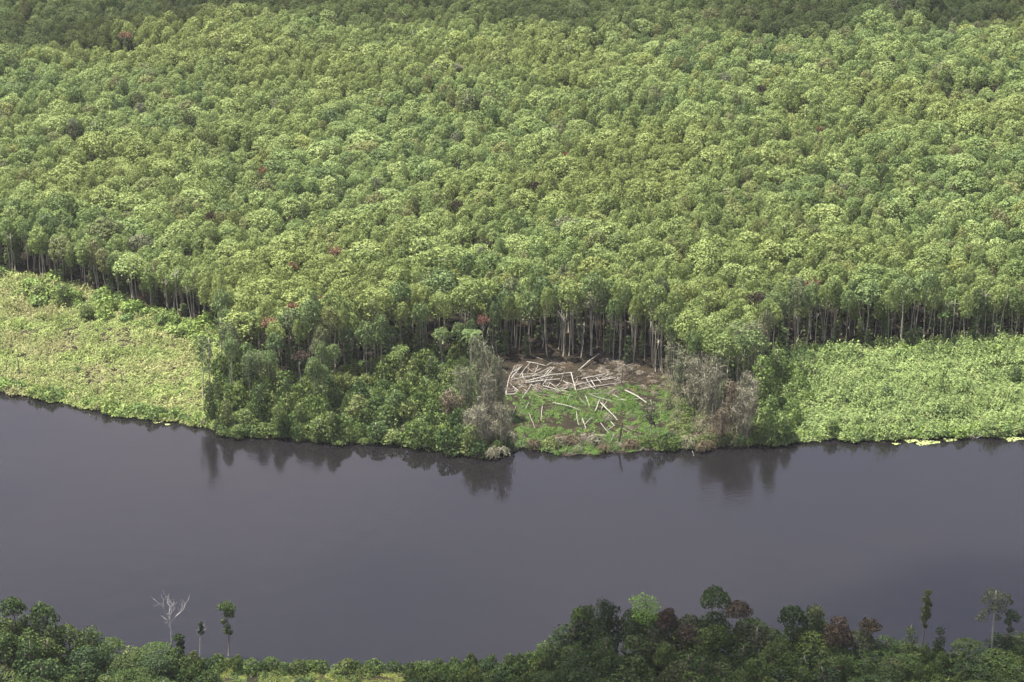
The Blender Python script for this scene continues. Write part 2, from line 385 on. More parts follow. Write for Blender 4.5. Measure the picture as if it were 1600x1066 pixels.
# ------------------------------------------------------------------ forest layout
RED_SPOTS = [  # px, py of crown, size, label, material
    (422, 498, 1.0, 'tree with vivid red crown at the forest edge right of the left marsh', 'red'),
    (470, 550, .72, 'tree with sparse rust red branches above the riverbank bushes, below the vivid red crown', 'rust'),
    (525, 387, .85, 'small red brown crown in the canopy above the left forest spur', 'red'),
    (458, 474, .7, 'dull red low crown just above right of the vivid red one', 'red'),
    (505, 462, .6, 'little brick red crown among pale domes above the spur of bushes', 'red'),
    (455, 411, .6, 'small pinkish brown crown in the canopy left of the red brown one', 'red'),
    (410, 262, .6, 'tiny dark red crown high in the left canopy', 'red'),
    (328, 332, .6, 'brownish red crown in the left canopy above the pale trunks', 'rust'),
    (196, 50, 1.0, 'reddish crown beside the dark gap at the top left of the forest', 'red'),
    (755, 440, .7, 'maroon crown in the canopy above the felled logs', 'red'),
    (755, 494, .6, 'orange tinged crown left of the bare trunks behind the clearing', 'red'),
    (835, 284, .7, 'brown crown in the middle of the canopy', 'rust'),
    (895, 430, .55, 'dark brown small crown in the canopy straight above the clearing', 'rust'),
    (712, 313, .7, 'dusky brown crown in the canopy left of the middle', 'rust'),
    (1270, 440, .9, 'red brown flat crown at the left end of the right forest edge', 'red'),
    (1184, 458, .95, 'dark rust crown rising beside the right forest edge', 'rust'),
    (1186, 508, .7, 'orange brown crown above the bright bushes right of the dry vines', 'red'),
    (1283, 198, .5, 'single orange red crown in the right canopy', 'red'),
    (1190, 133, .7, 'ochre brown crown beside the dark gap in the upper right canopy', 'rust'),
    (885, 238, .5, 'small orange brown crown right of the centre of the upper canopy', 'red'),
]
def gap(px, py):
    """openings of the canopy that the photograph shows as dark hollows: fewer, shorter trees"""
    s = 0
    for gx, gy, rx, ry, k in ((175, 62, 95, 12, .40), (45, 40, 30, 30, .3), (1195, 140, 28, 26, .4), (1245, 165, 22, 16, .5), (1350, 140, 16, 16, .6), (1170, 100, 20, 22, .4),
                              (1520, 130, 55, 22, .5), (1460, 55, 35, 40, .3), (1010, 45, 60, 22, .4), (700, 165, 60, 8, .35), (745, 355, 36, 12, .55), (380, 215, 32, 18, .45),
                              (130, 205, 45, 12, .35), (930, 55, 18, 24, .5), (640, 415, 14, 8, .6), (795, 78, 20, 8, .5), (1350, 200, 25, 10, .3), (640, 240, 30, 8, .4), (890, 130, 50, 10, .35)):
        d = ((px - gx) / rx) ** 2 + ((py - gy) / ry) ** 2
        if d < 1: s = max(s, k * (1 - d) ** .5)
    return s

cell = {}
trees = []
def free(x, y, r, fac):
    ci, cj = int(x // 10), int(y // 10)
    for a in (ci - 1, ci, ci + 1):
        for b in (cj - 1, cj, cj + 1):
            for (x2, y2, r2) in cell.get((a, b), ()):
                if (x - x2) ** 2 + (y - y2) ** 2 < (fac * (r + r2)) ** 2: return False
    return True
def put(x, y, r): cell.setdefault((int(x // 10), int(y // 10)), []).append((x, y, r))
for (px, py, s, lab, m) in RED_SPOTS:
    x, y = G(px, py, 15.5 * (.8 + .2 * s)); put(x, y, 2.6 * s)
for rnd, (r0, r1, tries) in enumerate(((3.6, 5.2, 1800), (2.6, 3.6, 9000), (2.0, 2.7, 90000), (1.5, 2.0, 90000), (1.4, 1.8, 50000))):
    for _ in range(tries):
        y = 500 + 680 * math.sqrt(rng.uniform()) if False else rng.uniform(490, 1180)
        hw = .30 * y + 60
        x = rng.uniform(-hw, hw); r = rng.uniform(r0, r1)
        px, py = P(x, y)
        if py > interp(EDGE, px): continue
        if py > interp(EDGE, px) - 10 and rnd == 4: continue
        if free(x, y, r, .73 if rnd < 4 else .6): put(x, y, r); trees.append((x, y, r if rnd < 4 else -r))
print('forest trees', len(trees))

def depth_in(px, py): return float(interp(EDGE, px) - py)
def seen(x, y, h):
    px, py = P(x, y, h); return -20 < px < 1620 and -10 < py < 1080
rows = []
for (x, y, r) in trees:
    low = r < 0; r = abs(r) * (1.25 if low else 1)
    px, py = P(x, y); h = 15.3 + 2.4 * vnoise(x, y, 45) + 1.5 * vnoise(x, y, 14) + rng.normal() * .9 + .55 * (r - 3)
    if low: h *= rng.uniform(.55, .8)
    g = gap(*P(x, y, 15)); h *= 1 - g
    if rng.uniform() < .03: h += 2.5
    rows.append((x, y, r, max(h, 5)))
rows.sort(key=lambda t: math.hypot(t[0], t[1]) if seen(t[0], t[1], t[3]) else 1e6)

def zone(px, py):
    edge = depth_in(px, py) < 24
    if px < 345:
        return ('pale trunked tree on the forest edge behind the left marsh', 'trees along the left forest edge') if edge else \
               ('domed green tree in the front canopy above the left marsh', 'front canopy trees above the left marsh')
    if px < 560:
        return ('slender round topped tree on the forest spur beside the left marsh', 'edge trees on the left spur') if edge else \
               ('domed green tree in the canopy of the spur right of the left marsh', 'canopy trees of the left spur')
    if px < 790:
        return ('tall thin tree rising directly behind the riverbank bushes', 'trees rising behind the riverbank bushes') if edge else \
               ('domed green tree in the front canopy above the riverbank bushes', 'front canopy trees above the riverbank bushes')
    if px < 1030:
        return ('tall pale trunked tree on the forest edge behind the felled logs', 'edge trees behind the clearing') if edge else \
               ('domed green tree in the front canopy above the clearing', 'front canopy trees above the clearing')
    if px < 1200:
        return ('leaning tree in the tangled stand right of the clearing', 'trees of the tangled stand') if edge else \
               ('domed green tree in the canopy above the dry vine tangle', 'front canopy trees above the vine tangle')
    return ('tall pale trunked tree on the forest edge behind the right marsh', 'trees along the right forest edge') if edge else \
           ('domed green tree in the front canopy above the right marsh', 'front canopy trees above the right marsh')

for i, (x, y, r, h) in enumerate(rows[:300]):
    px, py = P(x, y); lab, grp = zone(px, py); edge = depth_in(px, py) < 24
    if edge and rng.uniform() < .55: mc, mt = EDGE_P[rng.integers(len(EDGE_P))]
    else: mc, mt, _ = PROTO[rng.choice((0, 1, 3, 4, 7)) if edge else rng.integers(10)]
    if edge: r *= .88; h = max(h, 14) * rng.uniform(1.14, 1.32)
    s = r * 1.12 / 3.6
    o = plant('canopy_tree', mc, mt, x, y, .3, rng.uniform(0, 6.28), (s * (e_ := rng.uniform(.82, 1.22)), s / e_, h / TREE_H), lab, 'tree', grp)
    wait(o, x, y, h - 2, 'pale trunked edge tree' if edge else 'domed green canopy tree', 42, 'crown', r)

def scatter(name, objs, rowsx, label, cat):
    """points that carry instances of the given meshes (one object, kind stuff)"""
    me = bpy.data.meshes.new(name); n = len(rowsx); a = np.array(rowsx, float)     # x y z rz sx sy sz kind
    me.vertices.add(n); me.vertices.foreach_set('co', a[:, :3].ravel())
    at = me.attributes.new('rot', 'FLOAT_VECTOR', 'POINT'); rv = rng.normal(size=(n, 3)) * .05; rv[:, 2] = a[:, 3]; at.data.foreach_set('vector', rv.ravel())
    at = me.attributes.new('scl', 'FLOAT_VECTOR', 'POINT'); at.data.foreach_set('vector', a[:, 4:7].ravel())
    at = me.attributes.new('kind', 'INT', 'POINT'); at.data.foreach_set('value', a[:, 7].astype(np.int32))
    o = link(name, me)
    ng = bpy.data.node_groups.new(name, 'GeometryNodeTree')
    ng.interface.new_socket('Geometry', in_out='INPUT', socket_type='NodeSocketGeometry'); ng.interface.new_socket('Geometry', in_out='OUTPUT', socket_type='NodeSocketGeometry')
    N = ng.nodes.new; Lk = ng.links.new
    gi = N('NodeGroupInput'); go = N('NodeGroupOutput'); jn = N('GeometryNodeJoinGeometry')
    def named(nm, t):
        q = N('GeometryNodeInputNamedAttribute'); q.data_type = t; q.inputs['Name'].default_value = nm; return q.outputs[0]
    rot, scl, kd = named('rot', 'FLOAT_VECTOR'), named('scl', 'FLOAT_VECTOR'), named('kind', 'INT')
    e2r = N('FunctionNodeEulerToRotation'); Lk(rot, e2r.inputs[0])
    for k, ob in enumerate(objs):
        c = N('FunctionNodeCompare'); c.data_type = 'INT'; c.operation = 'EQUAL'; c.inputs[3].default_value = k; Lk(kd, c.inputs[2])
        oi = N('GeometryNodeObjectInfo'); oi.inputs['Object'].default_value = ob; oi.inputs['As Instance'].default_value = True
        ip = N('GeometryNodeInstanceOnPoints')
        Lk(gi.outputs[0], ip.inputs['Points']); Lk(c.outputs[0], ip.inputs['Selection']); Lk(oi.outputs['Geometry'], ip.inputs['Instance'])
        Lk(e2r.outputs[0], ip.inputs['Rotation']); Lk(scl, ip.inputs['Scale']); Lk(ip.outputs[0], jn.inputs[0])
    Lk(jn.outputs[0], go.inputs[0])
    md = o.modifiers.new('scatter', 'NODES'); md.node_group = ng
    tag(o, label, cat, kind='stuff'); return o

for k in range(3):                                     # looser, ragged crowned kinds mixed into the canopy
    c, t = MB(), MB(); column_tree(c, t, 17, 3.1, 1900, .26, low=.56, n_puffs=20 + 4 * k, m=0)
    t.m = [x + 1 for x in t.m]; j = MB(); j.v, j.a, j.m = c.v + t.v, c.a + t.a, c.m + t.m; j.q = list(c.q) + [q + c.n for q in t.q]; j.n = c.n + t.n
    PROTO.append((None, None, j.mesh('ragged_tree_joined', [M['canopy'], M['bark']])))
objs = [bpy.data.objects.new('canopy_kind', p[2]) for p in PROTO]
rr = []
for (x, y, r, h) in rows[300:]:
    s = r * 1.12 / 3.6; e = rng.uniform(.8, 1.25); rr.append((x, y, .3, rng.uniform(0, 6.28), s * e, s / e, h / TREE_H, rng.integers(13) if rng.uniform() < .9 else rng.integers(10, 13)))
scatter('forest_canopy', objs, rr, 'dense green rainforest canopy filling everything beyond the river and its nearest trees', 'forest')

def splay_crown(mb, R, z0, n=34, m=0):
    """sparse crown of radiating leafy sprays"""
    for i in range(n):
        a = i * 2.39996; el = rng.uniform(-.1, 1.2); d = np.array([math.cos(a) * math.cos(el), math.sin(a) * math.cos(el), math.sin(el) * .7])
        p = np.array([0, 0, z0]) + d * np.linspace(.3, 1, 9)[:, None] * R * rng.uniform(.75, 1.1)
        p = p + rng.normal(size=p.shape) * .12; leaves(mb, np.repeat(p, 4, 0) + rng.normal(size=(36, 3)) * .2, rng.normal(size=(36, 3)) + (0, 0, .8), .19, m=m)
def splay_proto(mat):
    c = MB(); splay_crown(c, 2.9, TREE_H - 3.2); t = MB()
    tg = [np.array([math.cos(a) * 2.2, math.sin(a) * 2.2, TREE_H - 2.4]) for a in np.linspace(0, 6, 9)]
    trunk_mb(t, TREE_H - 3, .15, tg)
    return c.mesh('splayed_crown', [mat]), t.mesh('splayed_trunk', [M['bark']], True)
SPL = {'red': splay_proto(M['red']), 'rust': splay_proto(M['rust'])}
for (px, py, s, lab, m) in RED_SPOTS:
    x, y = G(px, py, 15.5 * (.8 + .2 * s)); mc, mt = SPL[m]
    plant('red_tree', mc, mt, x, y, .3, rng.uniform(0, 6.28), (s, s, (.95 * (.8 + .2 * s)) * 1.03), lab, 'tree')

for (px, py, s, lab) in [(676, 106, .8, 'left one of the grey leafless crowns high in the canopy'), (693, 103, .7, 'middle one of the grey leafless crowns high in the canopy'),
                         (712, 104, .85, 'right one of the grey leafless crowns high in the canopy'), (588, 284, .7, 'grey twiggy crown in the canopy left of the middle'), (925, 474, .9, 'pale grey branching crown above the trunks behind the clearing')]:
    if 'g' not in SPL: SPL['g'] = splay_proto(M['dry'])
    x, y = G(px, py, 15); plant('leafless_tree', *SPL['g'], x, y, .3, rng.uniform(0, 6.28), (s, s, 1.02), lab, 'tree')

# saplings and climbers filling the shade along the forest edge
SAP = []
for k in range(5):
    c, t = MB(), MB(); column_tree(c, t, 8, 1.25, 520, .24, low=.12, n_puffs=16, r=.07)
    SAP.append((c.mesh('sapling_crown', [M['sapling']]), t.mesh('sapling_trunk', [M['bark']], True)))
for i in range(200):
    px = rng.uniform(-10, 1610)
    if 800 < px < 1030 and rng.uniform() < .8: continue
    py = interp(EDGE, px) - rng.uniform(-3, 34)
    x, y = G(px, py); h = rng.uniform(.4, 1.2) * 8; mc, mt = SAP[rng.integers(5)]; s = rng.uniform(.75, 1.25)
    side = 'behind the left marsh' if px < 345 else 'on the left forest spur' if px < 560 else 'behind the riverbank bushes' if px < 790 else 'in the shade behind the clearing' if px < 1200 else 'behind the right marsh'
    o = plant('sapling', mc, mt, x, y, .3, rng.uniform(0, 6.28), (s, s, h / 8), 'slender leafy sapling between the pale trunks ' + side, 'sapling', 'saplings ' + side); wait(o, x, y, h * .6, 'leafy shaded sapling', 20, 'sapling width', h)

# bare pale poles in the gloom between the edge trees
POLE = []
for k in range(4):
    t = MB(); pts = trunk_mb(t, 12.5, .12, [(rng.normal() * 1.2, rng.normal() * 1.2, rng.uniform(11.5, 13.5)) for _ in range(5)], lean=.05)
    POLE.append(t.mesh('pole_trunk', [M['bark']], True))
for i in range(75):
    px = rng.choice([rng.uniform(0, 345), rng.uniform(560, 790), rng.uniform(800, 1030), rng.uniform(1030, 1190), rng.uniform(1215, 1600)], p=[.2, .12, .26, .14, .28])
    py = interp(EDGE, px) - rng.uniform(-1, 12); x, y = G(px, py)
    side = 'behind the left marsh' if px < 345 else 'above the riverbank bushes' if px < 790 else 'at the back of the clearing' if px < 1030 else 'in the vine tangle right of the clearing' if px < 1200 else 'behind the right marsh'
    o = link('bare_trunk', POLE[rng.integers(4)], None, (x, y, .3), rng.uniform(0, 6), (1, 1, rng.uniform(.75, 1.1)))
    tag(o, 'thin pale bare trunk standing in the shade ' + side, 'tree trunk', 'bare trunks ' + side); wait(o, x, y, 6, 'thin bare trunk', 15, 'pace', 0)

# ------------------------------------------------------------------ riverbank bushes
BUSH = [bush_proto(M['bush'], 2.4, 3.4, 1100, .22, 16 + 2 * k) for k in range(5)]
MBUSH = [bush_proto(M['marsh_bush'], 1.6, 2.0, 520, .20, 11 + 2 * k) for k in range(4)]
BBUSH = [(with_mat(a, M['bright_bush']), b) for a, b in BUSH]
cell2 = cell; cell = {}
def bushes(n, fpx, fpy, protos, size, lab, grp, name='bush', fac=.62, hs=(.75, 1.25)):
    k = 0
    for _ in range(n * 30):
        if k >= n: break
        px = fpx(); py = fpy(px); x, y = G(px, py); s = rng.uniform(*size); R = 1.6 * s if protos is MBUSH else 2.4 * s
        if not free(x, y, R, fac): continue
        put(x, y, R); k += 1; mc, mt = protos[rng.integers(len(protos))]
        big = protos is not MBUSH
        o = plant(name if big else 'marsh_shrub', mc, mt, x, y, .25, rng.uniform(0, 6.28), (s, s, s * rng.uniform(*hs)), lab, 'bush' if big else 'shrub', grp, 'foliage', 'stem')
        wait(o, x, y, s, 'leafy green bush' if protos is not MBUSH else 'bright low marsh shrub', 24, 'bush width', s)
for _a in (0,):
  bushes(40, lambda: rng.uniform(348, 800), lambda p: interp(SHORE, p) - rng.uniform(0, 7), BUSH, (.5, 1.5),
       'leafy bush overhanging the river along the thicket', 'bushes of the thicket shore', fac=.5, hs=(.7, 1.9))
  bushes(16, lambda: rng.uniform(1030, 1215), lambda p: interp(SHORE, p) - rng.uniform(0, 6), BUSH, (.6, 1.0),
       'leafy bush overhanging the river under the vine tangle', 'bushes of the tangle shore', fac=.5, hs=(.9, 1.8))
bushes(120, lambda: rng.uniform(345, 735), lambda p: rng.uniform(interp(EDGE, p) - 3, interp(SHORE, p) - 8), BUSH, (.7, 1.5),
       'leafy green bush in the dense thicket between the left spur and the grey vine trees', 'bushes of the riverbank thicket', fac=.5, hs=(1.0, 1.9))
bushes(44, lambda: rng.uniform(-5, 345), lambda p: interp(SHORE, p) - rng.uniform(1, 12), MBUSH, (.7, 1.4),
       'low bright bush overhanging the water along the left marsh', 'bushes lining the left marsh shore', fac=.5)
bushes(44, lambda: rng.uniform(-5, 345), lambda p: interp(EDGE, p) + rng.uniform(0, 45) * (1.0 - .3 * p / 345), MBUSH, (.9, 2.4),
       'yellow green bush at the back of the left marsh below the pale trunks', 'bushes at the back of the left marsh', fac=.5)
bushes(26, lambda: rng.uniform(5, 330), lambda p: rng.uniform(interp(EDGE, p) + 30, interp(SHORE, p) - 16), MBUSH, (.4, .75),
       'small low bush scattered in the open left marsh', 'small bushes in the left marsh')
bushes(50, lambda: rng.uniform(1195, 1605), lambda p: interp(SHORE, p) - rng.uniform(1, 12), MBUSH, (.7, 1.35),
       'low bright bush overhanging the water along the right marsh', 'bushes lining the right marsh shore', fac=.5)
bushes(26, lambda: rng.uniform(1215, 1605), lambda p: interp(EDGE, p) + rng.uniform(2, 22), MBUSH, (.7, 1.4),
       'bright bush at the back of the right marsh below the pale trunks', 'bushes at the back of the right marsh', fac=.5)
bushes(42, lambda: rng.uniform(1215, 1605), lambda p: rng.uniform(interp(EDGE, p) + 20, interp(SHORE, p) - 14), MBUSH, (.35, .9),
       'small leafy bush scattered in the open right marsh', 'small bushes in the right marsh')
bushes(34, lambda: rng.uniform(1160, 1262), lambda p: rng.uniform(575, 692), BBUSH, (.5, 1.1),
       'tall bright bush between the dry vine tangle and the right marsh', 'bushes at the left end of the right marsh', hs=(1.1, 2.0))
bushes(8, lambda: rng.uniform(1035, 1080), lambda p: rng.uniform(630, 698), BUSH, (.5, .85),
       'mid green bush at the right side of the clearing', 'bushes right of the clearing')

for i in range(30):
    px = rng.uniform(350, 530) if i < 18 else rng.uniform(540, 790); py = interp(EDGE, px) + (rng.uniform(4, 48) if i < 18 else rng.uniform(0, 16)); x, y = G(px, py)
    mc, mt = EDGE_P[rng.integers(4)]; r = rng.uniform(1.5, 2.6); h = rng.uniform(11, 17); s = r / 3.6
    o = plant('slender_tree', mc, mt, x, y, .3, rng.uniform(0, 6.28), (s, s, h / TREE_H), 'slender pale stemmed tree standing among the riverbank bushes', 'tree', 'slender trees among the riverbank bushes')
    wait(o, x, y, h - 2, 'slender thicket tree', 30, 'crown', r)

# larger broadleaved trees and bushes that stand out in front of the forest
BROAD = []
for k in range(4):
    c, t = MB(), MB(); column_tree(c, t, 11, 3.0, 1900, .25, low=.1, n_puffs=26)
    BROAD.append((c.mesh('broad_crown', [M['bush']]), t.mesh('broad_trunk', [M['bark']], True)))
for (px, py, h, s, lab) in [
    (1190, 640, 15, 1.15, 'tall broad green tree between the vine tangle and the right marsh, the largest there'),
    (1165, 600, 13, 1.0, 'rounded green tree just behind the top of the grey vine tangle'),
    (1215, 600, 10, .9, 'bright green tree at the left corner of the right marsh'),
    (1202, 692, 13, .9, 'leafy green tree leaning over the water right of the dry brush'),
    (1300, 682, 4.5, .75, 'dark green rounded bush on the shore of the right marsh'),
    (1385, 625, 3.6, .7, 'dark clump of bush alone in the middle of the right marsh'),
    (1586, 600, 5.0, .6, 'dark green tree clump at the right border of the right marsh'),
    (330, 664, 12, .6, 'narrow tree at the water where the left marsh ends'),
    (356, 676, 9, .7, 'leafy tree over the water right of the narrow one at the marsh end'),
    (436, 684, 9, .7, 'upright tree at the water in the left part of the thicket shore'),
    (518, 690, 8, .7, 'upright tree at the water right of the middle tall shoreline bush'),
    (735, 708, 7.5, .8, 'green tree at the water in front of the grey vine trees'),
    (1228, 690, 7, .6, 'small tree at the water where the right marsh begins'),
    (408, 664, 11, .8, 'tall leafy tree over the thicket just right of the left marsh end'),
    (447, 650, 10, .7, 'leafy tree with narrow crown inside the left of the thicket'),
    (470, 676, 8, .8, 'round leafy tree near the water in the left of the thicket'),
    (560, 660, 7.5, 1.0, 'broad bushy tree in the middle of the thicket'),
    (620, 655, 8, 1.0, 'broad bushy tree in the right of the thicket'),
    (655, 690, 6, .9, 'wide bushy tree by the water in the right of the thicket'),
    (590, 690, 5.2, .9, 'low wide tree by the water in the middle of the thicket'),
    (425, 620, 13, .6, 'slim tree behind the left of the thicket below the vivid red crown'),
    (100, 480, 7.0, .95, 'yellow green leafy tree at the back left of the left marsh'),
    (60, 470, 5.0, .9, 'low spreading tree left of the yellow green one behind the left marsh'),
    (135, 500, 4.6, .9, 'rounded tree at the front of the group behind the left marsh'),
    (385, 672, 5.5, .9, 'green tree over the water just right of the left marsh'),
    (372, 684, 3.2, .7, 'rounded darker bush touching the water at the left end of the thicket'),
    (500, 688, 6.0, .9, 'tall leafy bush over the water in the middle of the thicket shore'),
    (715, 706, 4.6, .75, 'green bush dipping into the water left of the grey brush'),
    (340, 640, 7.5, .75, 'vine wrapped green tree where the left marsh meets the spur'),
    (675, 600, 8.0, .7, 'upright green tree left of the grey vine trees'),
    (1130, 600, 14.5, 1.0, 'pale olive tree above the grey tangle right of the clearing')]:
    mc, mt = BROAD[rng.integers(4)]; x, y = G(px, py)
    if 1175 < px < 1240: mc = with_mat(mc, M['bright_bush'])
    plant('broad_tree', mc, mt, x, y, .2, rng.uniform(0, 6), (s, s, h / 11), lab, 'tree' if h > 4.7 else 'bush')

# ------------------------------------------------------------------ ground cover
def clump(mat, n, R, hh, leaf, upright=.5, aspect=.6):
    mb = MB(); a = rng.uniform(0, 2 * PI, n); r = R * np.sqrt(rng.uniform(0, 1, n))
    z = hh * rng.uniform(.15, 1, n) * (1 - .5 * (r / R) ** 2) * (1 + .3 * np.sin(a * 3))
    nn = np.stack([np.cos(a) * upright, np.sin(a) * upright, np.ones(n)], 1) + rng.normal(size=(n, 3)) * .45
    leaves(mb, np.stack([r * np.cos(a), r * np.sin(a), z], 1), nn, leaf, aspect)
    return bpy.data.objects.new('clump_kind', mb.mesh('clump', [mat]))
MC = [clump(M['marsh'], 95, 1.0, h, l) for h, l in ((.5, .15), (.7, .16), (1.1, .17), (.4, .14), (1.5, .19))]
MR = [with_o for with_o in (clump(M['marsh_right'], 95, 1.0, h, l) for h, l in ((.7, .17), (1.1, .19), (1.7, .20), (.6, .16), (2.3, .22)))]
def fill(name, kinds, x0, x1, inside, n, size, label, cat, y0=480, y1=720, z=.25):
    rr = []
    for _ in range(n * 6):
        if len(rr) >= n: break
        x, y = rng.uniform(x0, x1), rng.uniform(y0, y1); px, py = P(x, y)
        if inside(px, py):
            s = rng.uniform(*size) * (1 + .2 * vnoise(x, y, 3.0)); s *= 1 + .15 * vnoise(x, y, 9); rr.append((x, y, z, rng.uniform(0, 6.28), s, s, s * max(.5, 1 + .75 * vnoise(x, y, 5) + .4 * vnoise(x, y, 2)), rng.integers(len(kinds))))
    return scatter(name, kinds, rr, label, cat)
fill('left_marsh_plants', MC, -280, -55, lambda px, py: -680 < px < 350 and interp(EDGE, px) - 3 < py < interp(SHORE, px) + .5, 25000, (.6, 1.3),
     'low yellow green marsh plants carpeting the open bank on the left', 'marsh plants')
fill('right_marsh_plants', MR, 55, 300, lambda px, py: 1185 < px < 2290 and interp(EDGE, px) - 3 < py < interp(SHORE, px) + .5, 19000, (.6, 1.45),
     'low bright green marsh plants carpeting the open bank on the right', 'marsh plants')
UC = [clump(M['sapling'], 70, 1.1, h, .24) for h in (.8, 1.4)]
fill('thicket_undergrowth', UC, -80, -8, lambda px, py: 345 < px < 800 and interp(EDGE, px) - 14 < py < interp(SHORE, px), 2200, (.7, 1.2),
     'dark green undergrowth beneath the riverbank thicket', 'undergrowth')
def brush(R, hh, n, mat, r=.035):
    mb = MB()
    for i in range(n):
        a = rng.uniform(0, 6.28); b = a + rng.normal() * .8; r0 = rng.uniform(0, .4) * R; r1 = rng.uniform(.5, 1) * R
        p = bent((r0 * math.cos(a), r0 * math.sin(a), rng.uniform(.2, .8) * hh), (r1 * math.cos(b), r1 * math.sin(b), rng.uniform(-.1, .5) * hh), 5, .14)
        tube(mb, p, np.linspace(r * 1.4, r * .5, 5), 4, 0, False)
    return mb.mesh('brush', [mat], True)
LT = [clump(M['litter'], 60, 1.0, h, .2, .4, .16) for h in (.15, .4)]
fill('fallen_twigs', LT, -10, 62, lambda px, py: 786 < px < 1195 and interp(EDGE, px) - 22 < py < interp(SHORE, px), 2600, (.6, 1.3), 'brown dead twigs and leaf litter strewn over the clearing floor', 'leaf litter', 480, 610, .32)
DB = [bpy.data.objects.new('debris_kind', brush(2.0, .7, 36, M[m], .06)) for m in ('log_brown', 'log_brown', 'drybrown')]
fill('branch_debris', DB, -10, 45, lambda px, py: (790 < px < 1075 and 566 < py < 618) or (1075 < px < 1130 and 640 < py < 690), 150, (.6, 1.1), 'dark broken branches strewn between and behind the felled logs', 'branches', 490, 580, .3)
TU = [clump(M['tangle'], 90, 1.1, h, .22, .8, .35) for h in (1.2, 2.2)]
fill('tangle_undergrowth', TU, 38, 66, lambda px, py: 1035 < px < 1200 and interp(EDGE, px) < py < interp(SHORE, px), 420, (.7, 1.2), 'grey green vines and leaves covering the ground under the dry tangle', 'vines', 480, 560)
FC = [clump(M['fern'], 90, .9, h, .19, .7, .4) for h in (.55, .85, .35)]
def in_green(px, py):
    if not (786 < px < 1080): return False
    top = interp([(786, 622), (840, 614), (900, 612), (940, 610), (960, 606), (1000, 603), (1030, 606), (1080, 640)], px)
    return top + 2.5 * math.sin(px * .3) < py < interp(SHORE, px) - 1 and vnoise(px * .5, py * .9, 5) > -.8
fill('clearing_herbs', FC, -8, 55, in_green, 4200, (.55, 1.05), 'vivid green herbs growing over the front of the clearing', 'herbs', 470, 545)

# ------------------------------------------------------------------ dry vine trees, brush
def dry_tree(h, R, n=26, mat=None, hang=3.0, base=.1, green=False):
    c, t = MB(), MB(); cs, rs = [], []
    for i in range(n):
        f = (i + .5) / n; a = rng.uniform(0, 2 * PI); z = h * (.30 + .68 * f); rr = R * rng.uniform(.1, 1.05) * (1 - .25 * f)
        cs.append((rr * math.cos(a), rr * math.sin(a), z)); rs.append(R * rng.uniform(.14, .38))
    p, d = puff_points(cs, rs, 46, low=-.7, jitter=.32)
    leaves(c, p, d + rng.normal(size=d.shape) * .8, .20, .35)
    for q in cs:                                       # hanging strands
        k = 12; st = np.array(q) + rng.normal(size=(k, 3)) * R * .22
        for s in st:
            ln = rng.uniform(.3, 1) ** 1.5 * hang * 1.5; m_ = 7; zz = np.linspace(0, -ln, m_)
            pp = np.stack([s[0] + rng.normal(size=m_) * .08, s[1] + rng.normal(size=m_) * .08, np.maximum(s[2] + zz, .1)], 1)
            leaves(c, pp, rng.normal(size=(m_, 3)) * (1, 1, .2), ln / m_ * .9, .16, along=(0, 0, -1))
    for q in cs[::2]:                                  # twigs sticking out
        for _ in range(5):
            e = np.array(q) + rng.normal(size=3) * (.9, .9, .6) + (0, 0, .4); tube(t, bent(q, e, 4, .12), np.linspace(.05, .02, 4), 4, 0, False)
    trunk_mb(t, h * .92, .15, [cs[i] for i in range(0, n, 2)], lean=.05)
    for s in range(5):
        a = rng.uniform(0, 6.28); b = a + rng.normal() * .6
        tube(t, bent((math.cos(a) * 1.2, math.sin(a) * 1.2, 0), (math.cos(b) * R * .8, math.sin(b) * R * .8, h * rng.uniform(.5, .95)), 6, .05), np.linspace(.10, .03, 6), 5, 0, False)
    return c.mesh('dry_crown', [mat or M['dry']]), t.mesh('dry_trunk', [M['bark']], True)
DRY = [dry_tree(15, 2.9, 30), dry_tree(15, 3.3, 36), dry_tree(15, 2.5, 26), dry_tree(15, 3.0, 30, M['drybrown'])]
for k, (px, py, h, s, v, lab) in enumerate([
    (752, 645, 20, 1.0, 0, 'tall grey tree hung with dry vines left of the felled logs'),
    (778, 655, 17, .85, 2, 'slim grey vine draped tree nearest the left edge of the clearing'),
    (728, 655, 14, .95, 1, 'brownish grey vine tree next to the riverbank bushes'),
    (745, 700, 11, 1.0, 1, 'low grey brown tree smothered in dead vines by the water'),
    (784, 704, 12, .85, 0, 'drooping brown brush tree at the left front corner of the clearing'),
    (1050, 595, 13, .8, 2, 'thin dry tree with hanging vines behind the right end of the clearing'),
    (1084, 640, 14, .95, 1, 'grey tree with a pale matted top at the left of the vine tangle'),
    (1112, 662, 17, .95, 0, 'tallest grey vine tree in the tangle right of the clearing'),
    (1140, 684, 15, .9, 3, 'brown stemmed vine tree in the middle of the tangle'),
    (1160, 692, 14, .95, 1, 'grey leafless vine tree beside the bright bushes'),
    (1124, 696, 9.5, .75, 3, 'short brown vine tree above the brush pile'),
    (706, 664, 9, 1.0, 3, 'leaning brown vine tree at the left of the grey vine trees'),
    (765, 700, 7, .9, 0, 'pale low vine mass right above the dead root mass'),
    (1098, 648, 12, 1.0, 0, 'grey vine tree between the matted one and the tallest one'),
    (1168, 660, 13, .95, 0, 'pale grey vine tree at the right end of the tangle'),
    (762, 675, 16, .9, 2, 'pale vine tree standing in front of the tall grey one'),
    (1062, 620, 13, .9, 2, 'short grey vine tree at the left back of the tangle')]):
    mc, mt = DRY[v]; x, y = G(px, py); plant('vine_tree', mc, mt, x, y, .2, rng.uniform(0, 6), (s, s, h / 15), lab, 'tree')

